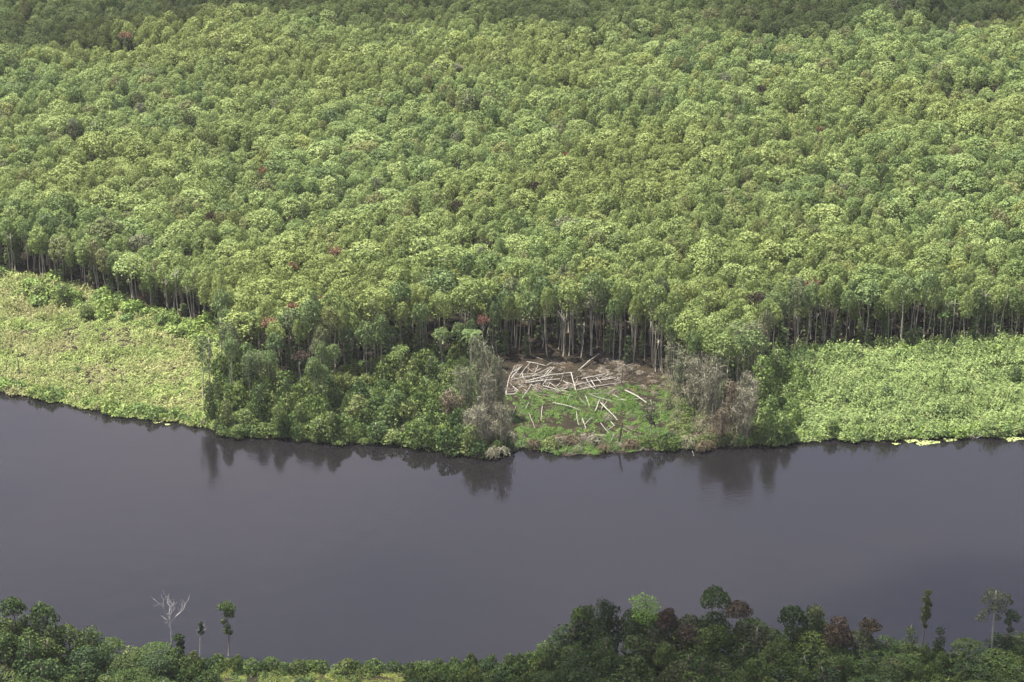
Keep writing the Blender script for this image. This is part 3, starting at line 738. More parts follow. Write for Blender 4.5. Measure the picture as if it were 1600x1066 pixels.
BR = [brush(2.2, 1.8, 90, M['drybrown'], .05), brush(1.8, 1.6, 80, M['dry'], .045), brush(2.4, 1.4, 100, M['log_brown'], .06)]
for (px, py, s, v, lab) in [
    (782, 712, 1.5, 1, 'pale dead root mass drooping into the water left of the clearing'), (766, 706, 1.1, 0, 'brown dead branches beside the pale root mass at the waterline'),
    (880, 690, 1.25, 0, 'dark heap of dead twigs at the front of the clearing left of the broken stump'), (918, 690, 1.3, 2, 'brown heap of fallen branches in front of the clearing herbs'),
    (905, 706, 1.2, 1, 'dry twigs hanging over the water in front of the clearing'), (945, 704, 1.1, 0, 'brown twig tangle at the foot of the broken stump'),
    (968, 700, .9, 1, 'grey twigs right of the broken stump at the waterline'), (1030, 698, 1.0, 1, 'pale dry reeds and twigs on the shore right of the clearing'),
    (1105, 668, 1.25, 2, 'heap of bleached broken branches under the vine tangle'), (1125, 680, 1.3, 0, 'brown brush pile below the vine tangle'),
    (1110, 697, 1.3, 0, 'dry brown brush leaning over the water right of the clearing'), (1145, 694, 1.2, 2, 'dark brown brush at the waterline under the vine tangle'),
    (915, 648, .7, 0, 'small reddish brown branch heap among the clearing herbs'), (985, 672, .6, 2, 'small brown twig heap beside the right clearing herbs'),
    (960, 618, .9, 2, 'heap of brown branches at the right end of the log pile'), (315, 664, .8, 1, 'grey dead twigs at the water where the marsh meets the spur')]:
    x, y = G(px, py); o = link('brush_heap', BR[v], None, (x, y, .3), rng.uniform(0, 6), (s, s, s)); tag(o, lab, 'dead branches')
for (px, py, s, v, lab) in [(835, 702, 1.1, 0, 'brown twigs hanging at the left front of the clearing'), (872, 700, 1.3, 1, 'grey brush behind the olive bush at the clearing front'), (895, 698, 1.4, 0, 'wide brown brush heap at the middle front of the clearing'),
                             (932, 698, 1.5, 1, 'large grey brush heap left of the broken stump'), (985, 702, 1.2, 0, 'brown brush between the broken stump and the dark green bush'), (800, 690, 1.2, 1, 'grey brush right of the drooping brush tree'),
                             (1075, 700, 1.4, 1, 'pale brush over the water left of the white stick'), (1098, 704, 1.2, 0, 'brown brush over the water right of the white stick'), (950, 660, 1.0, 1, 'grey twigs above the broken stump'),
                             (770, 716, 1.3, 1, 'pale dead branches lowest over the water left of the clearing')]:
    x, y = G(px, py); o = link('brush_heap', BR[v], None, (x, y, .4), rng.uniform(0, 6), (s, s, s * 1.4)); tag(o, lab, 'dead branches')
for (px, py, s, lab) in [(862, 702, .95, 'olive rounded bush over the water at the front left of the clearing'), (1010, 697, .95, 'dark green bush at the front right of the clearing'),
                         (1045, 692, .8, 'green bush right of the thin tree in the clearing'), (1070, 660, .8, 'bush at the right border of the clearing below the vine tangle')]:
    mc, mt = BUSH[rng.integers(5)]; x, y = G(px, py); plant('bush', mc, mt, x, y, .2, rng.uniform(0, 6), (s, s, s), lab, 'bush', None, 'foliage', 'stem')

# ------------------------------------------------------------------ felled logs
def Z(zx, zy): return 780 + zx / 5.714, 540 + zy / 5.714
LOGS = [  # ends as measured in the enlarged clearing, radius, heights of both ends, material, label
    (240, 322, 640, 243, .24, 1.3, 1.6, 'log', 'longest pale felled trunk lying across the top of the log pile'),
    (640, 240, 690, 418, .17, 1.7, .5, 'log', 'snapped pale trunk slanting down from the end of the longest log'),
    (240, 334, 540, 300, .24, 1.0, 1.1, 'log', 'thick pale trunk lying level under the longest one'),
    (380, 312, 490, 195, .17, 1.2, 1.4, 'log', 'thin pale trunk crossing the longest log, right one of the crossing pair'),
    (350, 322, 465, 195, .14, 1.0, 1.1, 'log', 'thin pale trunk crossing the longest log, left one of the crossing pair'),
    (105, 250, 200, 188, .18, .6, 1.0, 'log', 'upper pale log at the left end of the pile'),
    (108, 292, 190, 195, .18, .6, 1.1, 'log', 'pale log below the upper one at the left end of the pile'),
    (60, 450, 95, 270, .16, .4, .9, 'log', 'pale log pointing towards the river at the left border of the pile'),
    (100, 312, 400, 262, .16, .7, .8, 'log', 'slim trunk running right from the left end of the pile'),
    (390, 360, 700, 432, .17, 1.0, .4, 'log', 'slim pale trunk slanting down right onto the green herbs'),
    (740, 297, 940, 255, .22, .8, .9, 'log', 'pale trunk at the upper right of the pile'),
    (680, 357, 830, 316, .18, .8, .9, 'log', 'pale trunk left of the right hand logs, slanting up'),
    (825, 318, 1040, 290, .22, .9, .7, 'log', 'thick pale trunk reaching the right end of the pile'),
    (700, 397, 1030, 340, .20, .7, .6, 'log', 'long lowest trunk on the right of the pile'),
    (710, 220, 890, 72, .20, .4, 2.2, 'log', 'pale trunk leaning back against the dark forest edge'),
    (250, 75, 455, 155, .14, .8, .5, 'log_brown', 'shaded brown trunk lying in front of the standing trees'),
    (245, 145, 410, 180, .17, .5, .5, 'log', 'grey trunk lying behind the left of the pile'),
    (320, 235, 465, 150, .15, .5, .6, 'log', 'grey trunk slanting up behind the crossing pair'),
    (760, 265, 1000, 212, .13, .5, .6, 'log_brown', 'brown trunk behind the upper right logs'),
    (860, 232, 980, 180, .12, .5, .6, 'log_brown', 'short brown trunk nearest the right hand standing trunks'),
    (70, 437, 370, 410, .24, .5, .5, 'log', 'thick pale trunk along the lower left of the pile'),
    (205, 470, 290, 345, .18, .4, 1.1, 'log', 'pale log pointing down left from the lower pile'),
    (215, 375, 280, 482, .15, .9, .4, 'log', 'short pale log crossing the lower left logs'),
    (100, 342, 182, 412, .15, .8, .6, 'log', 'short slanted log inside the left of the pile'),
    (480, 510, 765, 592, .20, .7, .5, 'log', 'pale trunk lying alone across the green herbs'),
    (860, 582, 895, 485, .19, .5, 1.2, 'log', 'short thick log tilted up in the middle of the herbs'),
    (905, 510, 1055, 667, .22, 1.1, .5, 'log', 'pale log slanting down to the broken stump'),
    (960, 645, 1030, 717, .20, .6, .5, 'log', 'short pale log just left of the broken stump'),
    (1125, 400, 1320, 512, .22, 1.0, .6, 'log', 'clean pale trunk on the right side of the clearing'),
    (1050, 487, 1320, 470, .13, .4, .4, 'log', 'thin pale trunk lying level under the clean right hand one'),
    (690, 590, 710, 710, .13, .5, .4, 'log', 'thin grey stick pointing at the river in the herbs'),
    (740, 650, 772, 742, .16, .5, .4, 'log', 'pale short log beside the dark twig heap'),
    (90, 690, 150, 540, .10, .4, .8, 'log', 'thin pale stick at the left of the herbs'),
    (235, 562, 265, 505, .12, .5, .8, 'log', 'short pale stick below the lower left logs'),
    (600, 522, 635, 445, .12, .4, .8, 'log_brown', 'short brown stick above the herb log'),
    (770, 450, 805, 542, .13, .6, .4, 'log', 'pale stick left of the tilted short log'),
    (265, 602, 322, 742, .17, .5, .4, 'log_brown', 'dark rotten trunk half sunk in the left herbs'),
    (385, 540, 375, 672, .13, .5, .4, 'log', 'grey stick upright in line with the river in the herbs'),
    (10, 530, 70, 650, .13, .9, .4, 'log', 'grey stick beneath the vine tree left of the clearing'),
    (960, 922, 1020, 788, .11, .3, .9, 'log', 'thin pale branch rising from the water at the clearing front'),
    (660, 790, 790, 852, .15, .6, .4, 'log_brown', 'dark brown log in front of the dark twig heap'),
    (905, 690, 980, 782, .11, .6, .5, 'log', 'thin grey branch left of the broken stump'),
    (770, 700, 830, 640, .14, .4, .9, 'log', 'pale forked stick at the lower end of the herb log'),
    (205, 250, 225, 302, .13, 1.0, .8, 'log', 'stub of a log across the slim trunk at the left'),
    (240, 190, 332, 266, .12, .6, .8, 'log_brown', 'brown log behind the left of the pile'),
    (870, 285, 912, 332, .12, 1.1, .8, 'log', 'short log across the thick right hand trunk'),
    (570, 315, 632, 356, .13, .7, .5, 'log', 'short log between the two halves of the pile'),
    (510, 366, 545, 335, .13, .5, .8, 'log', 'small log stub left of the snapped trunk'),
    (820, 310, 860, 372, .15, 1.0, .6, 'log', 'pinkish log crossing the right hand trunks'),
    (390, 347, 432, 288, .12, 1.3, 1.2, 'log', 'short stick resting on the two thick logs'),
    (940, 390, 1062, 440, .14, .6, .4, 'log_brown', 'brown log at the lower right of the pile'),
    (1010, 390, 1092, 412, .13, .5, .4, 'log_brown', 'short dark log near the standing dark pole'),
    (540, 385, 680, 372, .16, .5, .5, 'log', 'pale log at the bottom of the pile beside the snapped trunk'),
    (130, 425, 260, 440, .13, .4, .4, 'log', 'slim log lying along the foot of the left pile'),
    (905, 600, 930, 470, .10, .4, 1.3, 'log_brown', 'thin brown stick beside the tilted short log'),
    (915, 560, 960, 500, .12, .7, .9, 'log', 'short stick crossing the top of the slanting log'),
    (1020, 715, 960, 760, .12, .8, .4, 'log', 'pale broken branch at the foot of the broken stump'),
    (1090, 740, 1170, 775, .15, .4, .4, 'log_brown', 'maroon brown log right of the broken stump'),
    (1250, 520, 1285, 540, .22, .4, .4, 'log_brown', 'stubby pink brown log end below the clean right hand trunk'),
    (1120, 355, 1240, 362, .13, .3, .4, 'log_brown', 'dark log at the back right of the clearing')]
def make_log(a, b, r, mat, lab, grp=None):
    if grp: pass
    r *= .82; a = Vector(a); b = Vector(b); d = b - a; Ln = d.length
    body = MB(); k = 7; p = bent((0, 0, 0), (0, 0, Ln), k, .012)
    rad = np.linspace(r * 1.15, r * .75, k) * (1 + rng.normal(size=k) * .05); tube(body, p, rad, 8, 0, False)
    for _ in range(rng.integers(0, 3)):                                             # broken branch stubs
        f = rng.uniform(.3, .9); s = np.array([0, 0, f * Ln]); e = s + np.array([rng.normal() * .5, rng.normal() * .5, .35])
        tube(body, bent(s, e, 3, .02), np.linspace(r * .4, r * .2, 3), 6, 0, True)
    root = empty('felled_log', a); root.rotation_mode = 'QUATERNION'; root.rotation_quaternion = d.to_track_quat('Z', 'Y')
    tag(root, lab, 'log', grp)
    link('stem', body.mesh('log_stem', [M[mat]], True), root)
    for z, rr_ in ((0, rad[0]), (Ln, rad[-1])):
        th = np.arange(6) * PI / 3; c = MB()
        ring = lambda zz, q: np.stack([q * np.cos(th), q * np.sin(th), np.full(6, zz)], 1)
        dz = .01 if z else -.01; v = np.concatenate([ring(z, rr_ * .97), ring(z + dz, rr_ * .93)])
        q = [(i, (i + 1) % 6, 6 + (i + 1) % 6, 6 + i) for i in range(6)] + [(6, 7, 8, 9), (6, 9, 10, 11)]
        c.add(v, q, .5); link('cut_end', c.mesh('cut_end', [M['cut']]), root)
    return root
for (x0, y0, x1, y1, r, za, zb, mat, lab) in LOGS:
    if min(y0, y1) > 430: za += .3; zb += .3; r *= .78
    a = G(*Z(x0, y0), za); b = G(*Z(x1, y1), zb); make_log((*a, za), (*b, zb), r, mat, lab)
for i in range(105):                                                                 # the tangle of lesser logs inside the pile
    left = i < 60
    zx = rng.uniform(70, 430) if left else rng.uniform(500, 1060); zy = rng.uniform(250, 440) if left else rng.uniform(270, 450)
    a = np.array(G(*Z(zx, zy), .4)); ang = rng.normal() * .5 + (0 if rng.uniform() < .6 else 1.2); ln = rng.uniform(2.2, 6.5)
    b = a + np.array([math.cos(ang), math.sin(ang) * 1.6]) * ln
    if rng.uniform() < .5: a, b = b, a
    o = make_log((*a, rng.uniform(.3, .7)), (*b, rng.uniform(.4, 1.0)), rng.uniform(.06, .13), 'log' if rng.uniform() < .5 else 'log_brown',
             'thin broken log lost in the tangle of the left half of the pile' if left else 'thin broken log lost in the tangle of the right half of the pile',
             'thin logs in the left half of the pile' if left else 'thin logs in the right half of the pile')
    wait(o, *((a + b) / 2), .5, 'thin broken log', 9, 'log thickness', 0)
# standing pole, broken stump
def stub(px0, py0, h, r, mat, name, lab, cat='tree trunk', lean=(0, 0)):
    x, y = G(px0, py0); t = MB(); tube(t, bent((0, 0, -.3), (lean[0], lean[1], h), 6, .02), np.linspace(r * 1.3, r * .6, 6), 6, 0)
    for _ in range(4):
        z = rng.uniform(.4, .95) * h; tube(t, bent((lean[0] * z / h, lean[1] * z / h, z), (rng.normal() * .8, rng.normal() * .8, z + .8), 3, .1), np.linspace(r * .3, r * .12, 3), 4, 0, False)
    o = link(name, t.mesh(name, [M[mat]], True), None, (x, y, .3)); tag(o, lab, cat); return o
stub(971, 606, 7.0, .10, 'bark_dark', 'dead_pole', 'dark thin dead pole standing at the back right of the clearing')
stub(966, 698, 6.4, .26, 'drybrown', 'broken_stump', 'tall jagged broken stump at the front of the clearing', lean=(1.0, .3))
stub(30, 588, 5.0, .12, 'bark_dark', 'dead_pole', 'dark dead pole at the far left of the left marsh')
stub(160, 628, 6.6, .06, 'bark', 'dead_pole', 'very thin grey pole in the left marsh, left one of the pair near the shore')
stub(190, 606, 5.2, .08, 'bark_dark', 'dead_pole', 'thin dark pole in the left marsh right of the tan patch')
stub(1346, 565, 3.6, .12, 'bark_dark', 'dead_pole', 'short dark pole at the back of the right marsh')
x0, y0 = G(1016, 690)

# ------------------------------------------------------------------ special trees of the far bank
def thin_tree(h, R, mat, n=420, low=.55, leaf=.22, r=.13, puffs=12, bark='bark'):
    c, t = MB(), MB(); cs, rs = [], []
    for i in range(puffs):
        f = (i + .5) / puffs; a = i * 2.39996; z = h * (low + (1 - low) * f); q = R * rng.uniform(.15, .7)
        cs.append((q * math.cos(a), q * math.sin(a), z)); rs.append(R * rng.uniform(.22, .4))
    p, d = puff_points(cs, rs, n // puffs, low=-.8, jitter=.3); leaves(c, p, d + rng.normal(size=d.shape), leaf)
    trunk_mb(t, h, r, cs, lean=.02)
    tm = t.mesh('thin_trunk', [M[bark]], True)
    return c.mesh('thin_crown', [M[mat]]), tm
def special(px, py, mc, mt, lab, s=(1, 1, 1), cat='tree', name='thin_tree', z=.25):
    x, y = G(px, py); return plant(name, mc, mt, x, y, z, rng.uniform(0, 6), s, lab, cat)
special(1015, 690, *thin_tree(10.5, 2.2, 'olive', 520, .45), 'thin tree with an airy olive crown standing in the right of the clearing')
special(317, 625, *thin_tree(17, 1.8, 'edge', 520, .6), 'slender tall tree alone at the right end of the left marsh')
special(330, 640, *thin_tree(19, 2.1, 'edge', 650, .5), 'second slender tree behind the one alone at the marsh end')
special(350, 590, *thin_tree(16, 1.7, 'edge', 420, .6), 'wispy tree with a grey stem where the forest spur begins')
c, t = MB(), MB(); cs = dome_crown(c, 3.4, 1.6, 5.6, 16, 60, .24, pr=.26); trunk_mb(t, 6.2, .12, cs[::2])
special(1252, 592, c.mesh('umbrella_crown', [M['bush']]), t.mesh('umbrella_trunk', [M['bark']], True), 'small flat topped umbrella tree at the left of the right marsh', name='umbrella_tree')
c, t = MB(), MB(); dome_crown(c, 1.6, 1.4, 8.2, 10, 50, .22, pr=.3); trunk_mb(t, 8.6, .07, [(0.8, 0, 9), (-.7, .3, 9)])
special(1470, 543, c.mesh('ball_crown', [M['marsh_bush']]), t.mesh('ball_trunk', [M['bark']], True), 'small bright round topped tree in front of the dark right forest edge', name='thin_tree')

def palm_meshes(h, fr=22, L_=3.4, mat='palm'):
    c, t = MB(), MB(); tube(t, bent((0, 0, 0), (.3, .2, h), 6, .02), np.linspace(.2, .14, 6), 6, 0)
    for i in range(fr):
        a = i * 2.39996; el = rng.uniform(-.2, 1.1); n = 12; s = np.linspace(0, 1, n)
        out = s * L_ * math.cos(el * .7); zz = h + np.sin(el) * L_ * s - 1.5 * s ** 2.2
        p = np.stack([.3 + out * math.cos(a), .2 + out * math.sin(a), zz], 1); tube(c, p, np.linspace(.04, .015, n), 4, 0, False)
        for sd in (-1, 1):
            side = np.array([-math.sin(a) * sd, math.cos(a) * sd, -.25]); dr = unit(np.array([math.cos(a), math.sin(a), 0]))
            q = p[1:] + side * .38; nn = np.cross(side, dr) * sd + rng.normal(size=(n - 1, 3)) * .2
            leaves(c, q, nn, .42, .22, along=side + dr * .5)
    return c.mesh('palm_crown', [M[mat]]), t.mesh('palm_trunk', [M['bark']], True)
PM = palm_meshes(11)
special(1128, 610, *PM, 'palm with long arching fronds above the vine tangle right of the clearing', name='palm_tree')
special(1150, 585, *palm_meshes(12, 20, 3.1), 'palm half hidden behind the arching one near the right marsh', name='palm_tree')
special(735, 592, *palm_meshes(12, 22, 2.9, 'edge'), 'palm with fan of fronds among the trees above the riverbank bushes', name='palm_tree')
special(628, 600, *palm_meshes(9, 18, 2.6, 'bush'), 'short green palm at the back of the riverbank thicket', name='palm_tree')

# floating plants, driftwood, white stick
def pads(R, n):
    mb = MB(); a = rng.uniform(0, 6.28, n); r = R * np.sqrt(rng.uniform(0, 1, n)); edge = 1 + .3 * np.sin(a * 3 + R)
    leaves(mb, np.stack([r * np.cos(a) * edge * 1.8, r * np.sin(a) * edge, np.full(n, .02) + rng.uniform(0, .06, n)], 1), np.tile((0, 0, 1.), (n, 1)) + rng.normal(size=(n, 3)) * .08, .22, .8, curl=.02)
    return mb.mesh('floating_leaves', [M['pad']])
for (px, py, R, lab) in [(1422, 687, 1.0, 'small pale patch of floating leaves left of the larger patch at the right marsh'), (1446, 690, 1.5, 'largest pale yellow patch of floating leaves at the right marsh shore'),
                         (1483, 686, .8, 'small patch of floating leaves right of the largest patch'), (1582, 684, 1.3, 'pale patch of floating leaves near the right border'),
                         (245, 658, .7, 'small yellowish floating leaf patch by the left marsh'), (262, 662, .4, 'tiny floating leaf patch right of the yellowish one by the left marsh'), (1400, 692, .5, 'smallest floating leaf patch beside the right marsh')]:
    x, y = G(px, py); tag(link('floating_plants', pads(R, int(70 * R * R) + 20), None, (x, y - .6, 0)), lab, 'water plants')
def sticks(px, py, h, R, n, lab, name='driftwood'):
    x, y = G(px, py); t = MB()
    for i in range(n):
        a = rng.uniform(0, 6.28); tube(t, bent((0, 0, -.2), (R * math.cos(a), R * math.sin(a), h * rng.uniform(.4, 1)), 5, .15), np.linspace(.09, .03, 5), 6, 0)
    tag(link(name, t.mesh(name, [M['bone']], True), None, (x, y, 0)), lab, 'driftwood')
sticks(1524, 684, 1.1, 1.6, 5, 'pale forked driftwood at the right marsh waterline')
sticks(1083, 712, 1.8, .25, 2, 'short white stick standing out of the water below the brush')
sticks(10, 616, 1.6, .8, 3, 'white bent branch at the waterline on the far left')
sticks(141, 650, .5, .2, 2, 'tiny white stick floating off the left marsh')
sticks(1262, 690, .9, .9, 4, 'pale twigs at the waterline under the left of the right marsh')

# ------------------------------------------------------------------ near bank
NH = [(-300, 13), (0, 12.5), (60, 12.6), (110, 11), (150, 7.5), (190, 6.6), (240, 7), (275, 5), (330, 3.2), (450, 3.0), (600, 2.8), (700, 3.4), (800, 3.6), (850, 5.5), (868, 10.5), (930, 14), (1000, 13.8),
      (1100, 15), (1200, 13), (1280, 12), (1330, 9), (1380, 6), (1450, 5), (1520, 5.5), (1560, 7), (1600, 8), (2000, 10)]
NB = []
for k in range(6):
    c, t = MB(), MB(); column_tree(c, t, 12, 3.3, 3400, .21, low=.2, n_puffs=34)
    NB.append((c.mesh('near_crown', [M['dark']]), t.mesh('near_trunk', [M['bark_dark']], True)))
NBG = [(with_mat(a, M['neargreen']), b) for a, b in NB[:3]]
ROUND = []
for k in range(4):
    c, t = MB(), MB(); cs = dome_crown(c, 3.2, 4.4, 7.2, 30, 95, .2, pr=.3, low=-.6); trunk_mb(t, 8, .16, cs[::4]); ROUND.append((c.mesh('near_round_crown', [M['dark'] if k < 3 else M['neargreen']]), t.mesh('near_round_trunk', [M['bark_dark']], True)))
NBUSH = [bush_proto(M['neargreen'], 2.2, 3.2, 1900, .17, 18 + 2 * k) for k in range(4)]
cell = {}
cnt = 0
NEARSPOTS = [(-200, 1800, 30000)]
for _ in range(14000):
    px = rng.uniform(-160, 1760); py = rng.uniform(interp(NEAR, px) + 1, 1175); hh = float(interp(NH, px))
    x, y = G(px, py); big = hh > 5.4
    base = rng.uniform(.70, 1.04) if py < 1075 else rng.uniform(.5, 1.0)
    r = (rng.uniform(1.9, 3.5) if big else rng.uniform(1.0, 1.9))
    if 330 < px < 640 and py > 1054: continue                                         # open grass by the camera side
    if not free(x, y, r, .76): continue
    if P(x, y, hh * base)[1] > 1075: continue
    put(x, y, r); cnt += 1; h = hh * (max(base, .88) if px < 120 and py < 1075 else base)
    spot = 'on the near bank at the lower left' if px < 330 else 'low on the near bank in the middle' if px < 860 else 'in the dark grove on the near bank' if px < 1330 else 'on the near bank at the lower right'
    if big:
        if rng.uniform() < .45: mc, mt = ROUND[rng.integers(4)]; hs = h / 12
        else:
            src = NBG if (px < 330 and rng.uniform() < .5) or rng.uniform() < .12 else NB; mc, mt = src[rng.integers(len(src))]; hs = h / 12
        s = r * 1.25 / 3.0
        o = plant('bank_tree', mc, mt, x, y, .3, rng.uniform(0, 6.28), (s, s, hs), 'dark leafy tree standing ' + spot, 'tree', 'leafy trees ' + spot); wait(o, x, y, h, 'dark leafy near bank tree', 45, 'crown', h)
    else:
        mc, mt = NBUSH[rng.integers(4)]; s = r * 1.35 / 2.2
        o = plant('bank_bush', mc, mt, x, y, .3, rng.uniform(0, 6.28), (s, s, h / 3.2), 'green leafy bush ' + spot, 'bush', 'leafy bushes ' + spot, 'foliage', 'stem'); wait(o, x, y, h, 'leafy near bank bush', 26, 'bush width', h)
print('near bank plants', cnt)
GC = [clump(M['grass'], 120, .9, h, .16, .9, .3) for h in (.7, 1.0)]
fill('near_bank_grass', GC, -90, 40, lambda px, py: 300 < px < 700 and py > interp(NEAR, px) + 3, 2600, (.7, 1.1), 'sunlit yellow green grass at the bottom edge between the near bushes', 'grass', 330, 400)
UD = [clump(M['neargreen'], 80, 1.0, h, .2) for h in (.7, 1.2)]
fill('near_bank_undergrowth', UD, -230, 230, lambda px, py: -560 < px < 2150 and py > interp(NEAR, px), 5200, (.8, 1.5), 'dark undergrowth beneath the near bank trees', 'undergrowth', 330, 405)

def near(px, top_py, base_py, lab, maker, name, cat='tree'):
    """height follows from where the foot and the top stand in the photograph"""
    x, y = G(px, base_py); lo, hi = 0, 40
    for _ in range(30):
        m_ = (lo + hi) / 2
        if P(x, y, m_)[1] > top_py: lo = m_
        else: hi = m_
    h = lo; mc, mt, hp = maker(h); o = empty(name, (x, y, .2), 0, (1, 1, 1)); tag(o, lab, cat)
    link('trunk', mt, o)
    if mc: link('crown', mc, o)
    return o
def dead(h, spec, r=.22):
    t = MB(); tube(t, bent((0, 0, 0), (.2, 0, h * .62), 7, .015), np.linspace(r * 1.2, r * .8, 7), 8, 0)
    def br(p, d, ln, rad, lev):
        k = 5; q = [np.array(p, float)]; dd = np.array(d, float)
        for i in range(k): dd = unit(dd + rng.normal(size=3) * .25 + np.array([0, 0, .18])); q.append(q[-1] + dd * ln / k)
        tube(t, q, np.linspace(rad, rad * .45, k + 1), 6 if lev < 2 else 4, 0, False)
        if lev < 2:
            for i in (2, 3, 4): br(q[i], dd + rng.normal(size=3) * .45, ln * .5, rad * .5, lev + 1)
    for (z, dx, dy, ln) in spec: br((.2, 0, z * h), (dx, dy, .9), ln, r * .6, 0)
    return t
t_ = lambda h: (None, dead(h, [(.62, -.4, .1, h * .36), (.62, .15, 0, h * .38), (.58, .4, -.1, h * .36), (.5, -.9, .1, h * .2), (.62, -.15, .3, h * .34)], .15).mesh('dead_trunk', [M['bone']], True), h)
near(268, 935, 1032, 'tall bleached dead tree with bare forked branches over the near bank at left', t_, 'dead_tree')
def half(h):
    t = dead(h, [(.5, -.35, 0, h * .3), (.6, .8, 0, h * .32)], .13); c = MB()
    p, d = puff_points([(.5, 0, h * .72), (.6, 0, h * .85), (.45, 0, h * .95)], [.55, .5, .4], 130, low=-1); leaves(c, p, d + rng.normal(size=d.shape) * .6, .14)
    return c.mesh('tuft', [M['dark']]), t.mesh('half_dead_trunk', [M['bone']], True), h
near(313, 973, 1030, 'short half dead tree with one leafy tuft, between the bleached and the slim tree', half, 'half_dead_tree')
def slim(spec, mat, rt=.12, bark='bark_dark'):
    def f(h):
        c, t = MB(), MB(); cs = [(a * 1.0, b, z * h) for a, b, z, r in spec]; rs = [r for *_, r in spec]
        p, d = puff_points(cs, rs, 150, low=-1, jitter=.2); leaves(c, p, d + rng.normal(size=d.shape) * .7, .16); trunk_mb(t, h * .97, rt, cs, lean=.005)
        return c.mesh('slim_crown', [M[mat]]), t.mesh('slim_trunk', [M[bark]], True), h
    return f
near(357, 940, 1026, 'tall slim tree with small round leaf tufts standing alone over the near bank', slim([(-.9, 0, .88, .75), (.1, .2, .9, 1.0), (.9, 0, .85, .9), (.3, .3, .76, .8), (1.1, -.2, .74, .5), (-.6, 0, .62, .55), (.1, 0, .52, .6), (-.3, .2, .43, .6), (.6, 0, .42, .5), (.9, 0, .8, .6)], 'neargreen'), 'slim_tree')
near(288, 992, 1035, 'vine covered thin stem right of the bleached dead tree', slim([(0, 0, .9, .35), (0, 0, .7, .28), (0, 0, .5, .3), (-.9, 0, .85, .8), (-.7, 0, .6, .6)], 'neargreen', .08), 'slim_tree')
near(1438, 922, 1036, 'tall narrow tree hung with leaves standing alone at the lower right', slim([(.5, 0, .95, .6), (.2, 0, .86, .7), (.7, 0, .8, .6), (.3, 0, .72, .8), (.6, 0, .65, .7), (.1, 0, .58, .6), (.4, 0, .5, .45), (1.2, 0, .78, .3), (-.3, 0, .64, .4)], 'neargreen', .12), 'slim_tree')
near(1420, 975, 1040, 'short leafy column tree left of the tall narrow one at the lower right', slim([(0, 0, .8, .9), (.5, 0, .6, .9), (-.5, 0, .55, 1.0), (.2, 0, .35, 1.2)], 'dark', .12), 'slim_tree')
near(1465, 978, 1040, 'small bushy treetop right of the tall narrow one at the lower right', slim([(0, 0, .85, .8), (.3, 0, .6, .9), (-.3, 0, .5, .9)], 'dark', .12), 'slim_tree')
near(1545, 921, 1040, 'large sparse grey green tree with a pale stem at the lower right', slim([(-1.8, 0, .86, .9), (-.6, .4, .92, 1.1), (.9, 0, .9, 1.1), (2.2, .2, .84, 1.0), (0, -.3, .78, 1.1), (1.4, 0, .74, 1.0), (-1.6, 0, .7, .8), (3.0, 0, .82, .6), (-2.4, 0, .62, .8), (.8, 0, .62, .7), (2.6, 0, .9, .5)], 'olive', .2, 'bark'), 'spreading_tree')
near(1573, 955, 1042, 'dark vine draped column tree near the lower right corner', slim([(0, 0, .92, 1.0), (1, 0, .86, .8), (-.6, 0, .8, .7), (0, 0, .65, .6), (0, 0, .5, .6)], 'dark', .15), 'slim_tree')
near(1355, 965, 1044, 'dry brown topped spiky tree at the right end of the dark grove', lambda h: (lambda a: (a[0], a[1], h))((lambda c, t: (splay_crown(c, 2.4, h - 2.4, 40), trunk_mb(t, h - 2, .16), (c.mesh('spiky_crown', [M['rust']]), t.mesh('spiky_trunk', [M['bark_dark']], True)))[2])(MB(), MB())), 'spiky_tree')
def domed(mat, R=2.8, T=2.6, k=22):
    def f(h):
        c, t = MB(), MB(); cs = dome_crown(c, R, T, h - T * .95, k, 110, .19, pr=.3, low=-.8); trunk_mb(t, h - T * .6, .16, cs[::4])
        return c.mesh('domed_crown', [M[mat]]), t.mesh('domed_trunk', [M['bark_dark']], True), h
    return f
near(1005, 931, 1050, 'bright lime green tree showing above the dark grove on the near bank', slim([(-1.9, 0, .93, 1.0), (-.4, 0, .95, 1.1), (1.2, .2, .92, 1.1), (2.2, 0, .85, .9), (.6, -.3, .83, 1.3), (-1.1, 0, .82, 1.2), (0, .3, .72, 1.4), (1.6, 0, .74, 1.1), (-1.4, 0, .7, 1.1), (.3, 0, .6, 1.3)], 'lime', .15), 'lime_tree')
near(1040, 950, 1056, 'dark maroon leaved tree right of the lime green one', domed('rust', 2.2, 4.0), 'maroon_tree')
near(1150, 945, 1056, 'maroon brown treetop in the middle of the dark grove', domed('rust', 2.6, 2.0), 'maroon_tree')
near(1305, 964, 1058, 'wide rust brown tree at the right of the dark grove', domed('rust', 2.9, 5.5), 'maroon_tree')
near(1072, 978, 1075, 'dull brown tree in front of the dark maroon one in the grove', domed('rust', 2.3, 2.4), 'maroon_tree')
near(1115, 921, 1042, 'highest round topped dark green tree of the near bank grove', domed('dark', 3.0, 3.0), 'round_tree')
near(938, 937, 1042, 'dark conical tree at the left top of the near bank grove', slim([(0, 0, .95, .9), (.6, 0, .85, 1.1), (-.6, 0, .82, 1.1), (0, 0, .7, 1.3), (.5, 0, .55, 1.3)], 'dark', .16), 'round_tree')
near(905, 950, 1042, 'bright leafed tree at the left end of the near bank grove', domed('neargreen', 1.9, 2.8), 'round_tree')
near(1272, 950, 1042, 'narrow dark tree left of the wide rust brown one', slim([(0, 0, .93, 1.1), (.7, 0, .88, .8), (-.7, 0, .9, .7), (0, 0, .75, .8), (0, 0, .6, .7)], 'dark', .14), 'round_tree')
near(1235, 950, 1044, 'broad dark green crown in the right of the near bank grove', domed('dark', 3.0, 3.2), 'round_tree')
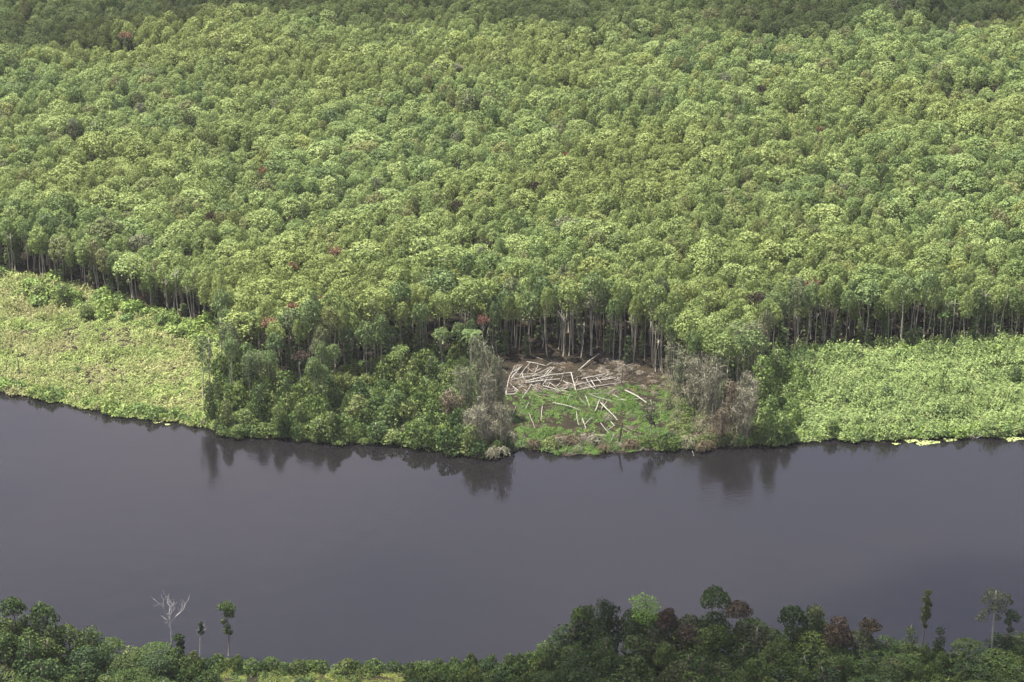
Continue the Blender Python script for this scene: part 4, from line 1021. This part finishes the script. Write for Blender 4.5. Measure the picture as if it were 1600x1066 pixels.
mc, mt = palm_meshes(7, 22, 2.8, 'rust'); x, y = G(1290, 1095); o = plant('dead_palm', mc, mt, x, y, .2, 0, (1, 1, 1), 'dead palm with drooping brown fronds low in the dark grove', 'palm')
near(28, 935, 1046, 'tall leafy tree highest at the lower left corner', domed('neargreen', 2.6, 3.0), 'round_tree')
near(75, 944, 1046, 'bright topped tree right of the highest one at the lower left', domed('neargreen', 2.9, 3.6), 'round_tree')

# ------------------------------------------------------------------ clouds whose shade darkens the near bank and the far top of the forest
def cloud_mat():
    m, n, N, Lk = nodes('thin_cloud')
    g = N('ShaderNodeTexCoord'); z = N('ShaderNodeTexNoise'); z.inputs['Scale'].default_value = .012; z.inputs['Detail'].default_value = 4
    r = N('ShaderNodeMapRange'); r.inputs['From Min'].default_value = .36; r.inputs['From Max'].default_value = .62; r.inputs['To Min'].default_value = .08; r.inputs['To Max'].default_value = .74
    d = N('ShaderNodeBsdfDiffuse'); d.inputs[0].default_value = (.9, .9, .9, 1); tl = N('ShaderNodeBsdfTranslucent'); tl.inputs[0].default_value = (.9, .9, .9, 1); m1 = N('ShaderNodeMixShader')
    t = N('ShaderNodeBsdfTransparent'); m2 = N('ShaderNodeMixShader'); o = N('ShaderNodeOutputMaterial')
    Lk(d.outputs[0], m1.inputs[1]); Lk(tl.outputs[0], m1.inputs[2]); Lk(g.outputs['Object'], z.inputs['Vector']); Lk(z.outputs['Fac'], r.inputs[0]); Lk(r.outputs[0], m2.inputs[0])
    Lk(m1.outputs[0], m2.inputs[2]); Lk(t.outputs[0], m2.inputs[1]); Lk(m2.outputs[0], o.inputs[0]); return m
CM = cloud_mat()
def cloud(gx, gy, rx, ry, rz=60, alt=1300):
    """a cloud whose shadow centre falls at gx, gy on the ground"""
    k = alt / SUN.z; cx, cy = gx + SUN.x * k, gy + SUN.y * k; mb = MB(); nu, nv = 40, 14; V = []
    ph = rng.uniform(0, 6, 6)
    for j in range(nv + 1):
        th = PI * (.02 + .96 * j / nv)
        for i in range(nu):
            a = 2 * PI * i / nu; s = 1 + .16 * math.sin(3 * a + ph[0]) + .10 * math.sin(5 * a + ph[1] + th) + .07 * math.sin(9 * a + ph[2] + 3 * th) + .05 * math.sin(15 * a + ph[3])
            V.append((rx * s * math.sin(th) * math.cos(a), ry * s * math.sin(th) * math.sin(a), rz * math.cos(th) * (1 if th < PI / 2 else .35) * (1 + .3 * math.sin(4 * a + 5 * th))))
    Q = [(j * nu + i, j * nu + (i + 1) % nu, (j + 1) * nu + (i + 1) % nu, (j + 1) * nu + i) for j in range(nv) for i in range(nu)]
    mb.add(V, Q, .5); o = link('cloud', mb.mesh('cloud', [CM], True), None, (cx, cy, alt)); tag(o, kind='structure')
cloud(92, 342, 155, 72)
cloud(-215, 912, 115, 90)
cloud(75, 945, 190, 122)

# ------------------------------------------------------------------ the air
hm, hn, N_, L_ = nodes('haze'); pv = N_('ShaderNodeVolumePrincipled'); pv.inputs['Density'].default_value = .000028; pv.inputs['Color'].default_value = (.92, .96, 1, 1)
pv.inputs['Anisotropy'].default_value = .2; ho = N_('ShaderNodeOutputMaterial'); L_(pv.outputs[0], ho.inputs['Volume'])
X, Y0, Y1, Z0, Z1 = 12500, -3300, 20300, -2.2, 232
mb = MB(); mb.add([(-X, Y0, Z0), (X, Y0, Z0), (X, Y1, Z0), (-X, Y1, Z0), (-X, Y0, Z1), (X, Y0, Z1), (X, Y1, Z1), (-X, Y1, Z1)],
                  [(3, 2, 1, 0), (4, 5, 6, 7), (0, 1, 5, 4), (1, 2, 6, 5), (2, 3, 7, 6), (3, 0, 4, 7)], .5)
tag(link('haze', mb.mesh('haze', [hm])), 'faint pale haze in the air over the river and forest', 'haze', kind='stuff')

# ------------------------------------------------------------------ a label of its own for every repeated plant, told by the nearest landmark
LM += [(px, py, ph) for (px, py, ph) in [
    (422, 498, 'the vivid red crown'), (470, 550, 'the rusty sparse crown'), (525, 387, 'the small red brown crown'), (1270, 440, 'the flat red brown crown'),
    (1184, 458, 'the dark rust crown'), (755, 440, 'the maroon canopy crown'), (755, 494, 'the orange tinged crown'), (1186, 508, 'the orange brown crown'),
    (752, 550, 'the tall grey vine tree'), (1110, 570, 'the tallest tangled vine tree'), (735, 505, 'the palm fan in the trees'), (1128, 535, 'the arching palm'),
    (1252, 535, 'the umbrella tree'), (1470, 500, 'the small round topped tree'), (1015, 640, 'the thin clearing tree'), (966, 680, 'the broken stump'),
    (971, 590, 'the dark dead pole'), (895, 582, 'the longest log'), (30, 580, 'the far left pole'), (190, 600, 'the marsh pole'), (160, 615, 'the thin marsh pole'),
    (100, 460, 'the yellow green tree'), (317, 580, 'the lone slender tree'), (1300, 672, 'the dark shore bush'), (1385, 618, 'the dark marsh clump'),
    (1446, 690, 'the largest floating patch'), (1524, 684, 'the forked driftwood'), (1586, 590, 'the right border clump'), (780, 712, 'the pale root mass'),
    (690, 106, 'the grey leafless crowns'), (410, 262, 'the tiny dark red crown'), (268, 980, 'the bleached dead tree'), (357, 980, 'the tall slim tree'), (313, 1000, 'the half dead tree'),
    (1005, 940, 'the lime green tree'), (1438, 960, 'the tall narrow tree'), (1545, 950, 'the sparse grey green tree'), (1355, 985, 'the spiky brown tree'),
    (1115, 930, 'the highest grove tree'), (1305, 985, 'the wide rust brown tree'), (1290, 1060, 'the dead palm'), (28, 945, 'the highest lower left tree'),
    (500, 1060, 'the sunlit grass'), (905, 960, 'the bright left grove tree'), (715, 690, 'the bush dipping in water'), (500, 670, 'the tall shoreline bush'), (372, 680, 'the dark rounded shore bush'), (340, 610, 'the vine wrapped tree')]]
DIRS = ['right of', 'above right of', 'above', 'above left of', 'left of', 'below left of', 'below', 'below right of']
NUM = ['one', 'two', 'three', 'four', 'five', 'six', 'seven', 'eight', 'nine', 'ten', 'eleven', 'twelve', 'thirteen', 'fourteen', 'fifteen', 'sixteen', 'seventeen', 'eighteen', 'nineteen', 'twenty']
used = set()
for (o, px, py, noun, u, word, size) in WAIT:
    best = None
    for (lx, ly, ph) in sorted(LM, key=lambda q: math.hypot(q[0] - px, q[1] - py))[:14]:
        d = math.hypot(lx - px, ly - py); k = int(d / u + .5); a = int(round(math.atan2(ly - py, px - lx) / (PI / 4))) % 8
        if k > 20: continue
        lab = f"{noun} close {DIRS[a]} {ph}" if k == 0 else f"{noun}, {NUM[k - 1]} {word}{'s' if k > 1 else ''} {DIRS[a]} {ph}"
        lab = lab.replace('thicknesss', 'thicknesses')
        if best is None: best = lab
        if lab not in used: best = lab; break
    if best: o['label'] = best; used.add(best)
print('labels', len(WAIT), len(used))
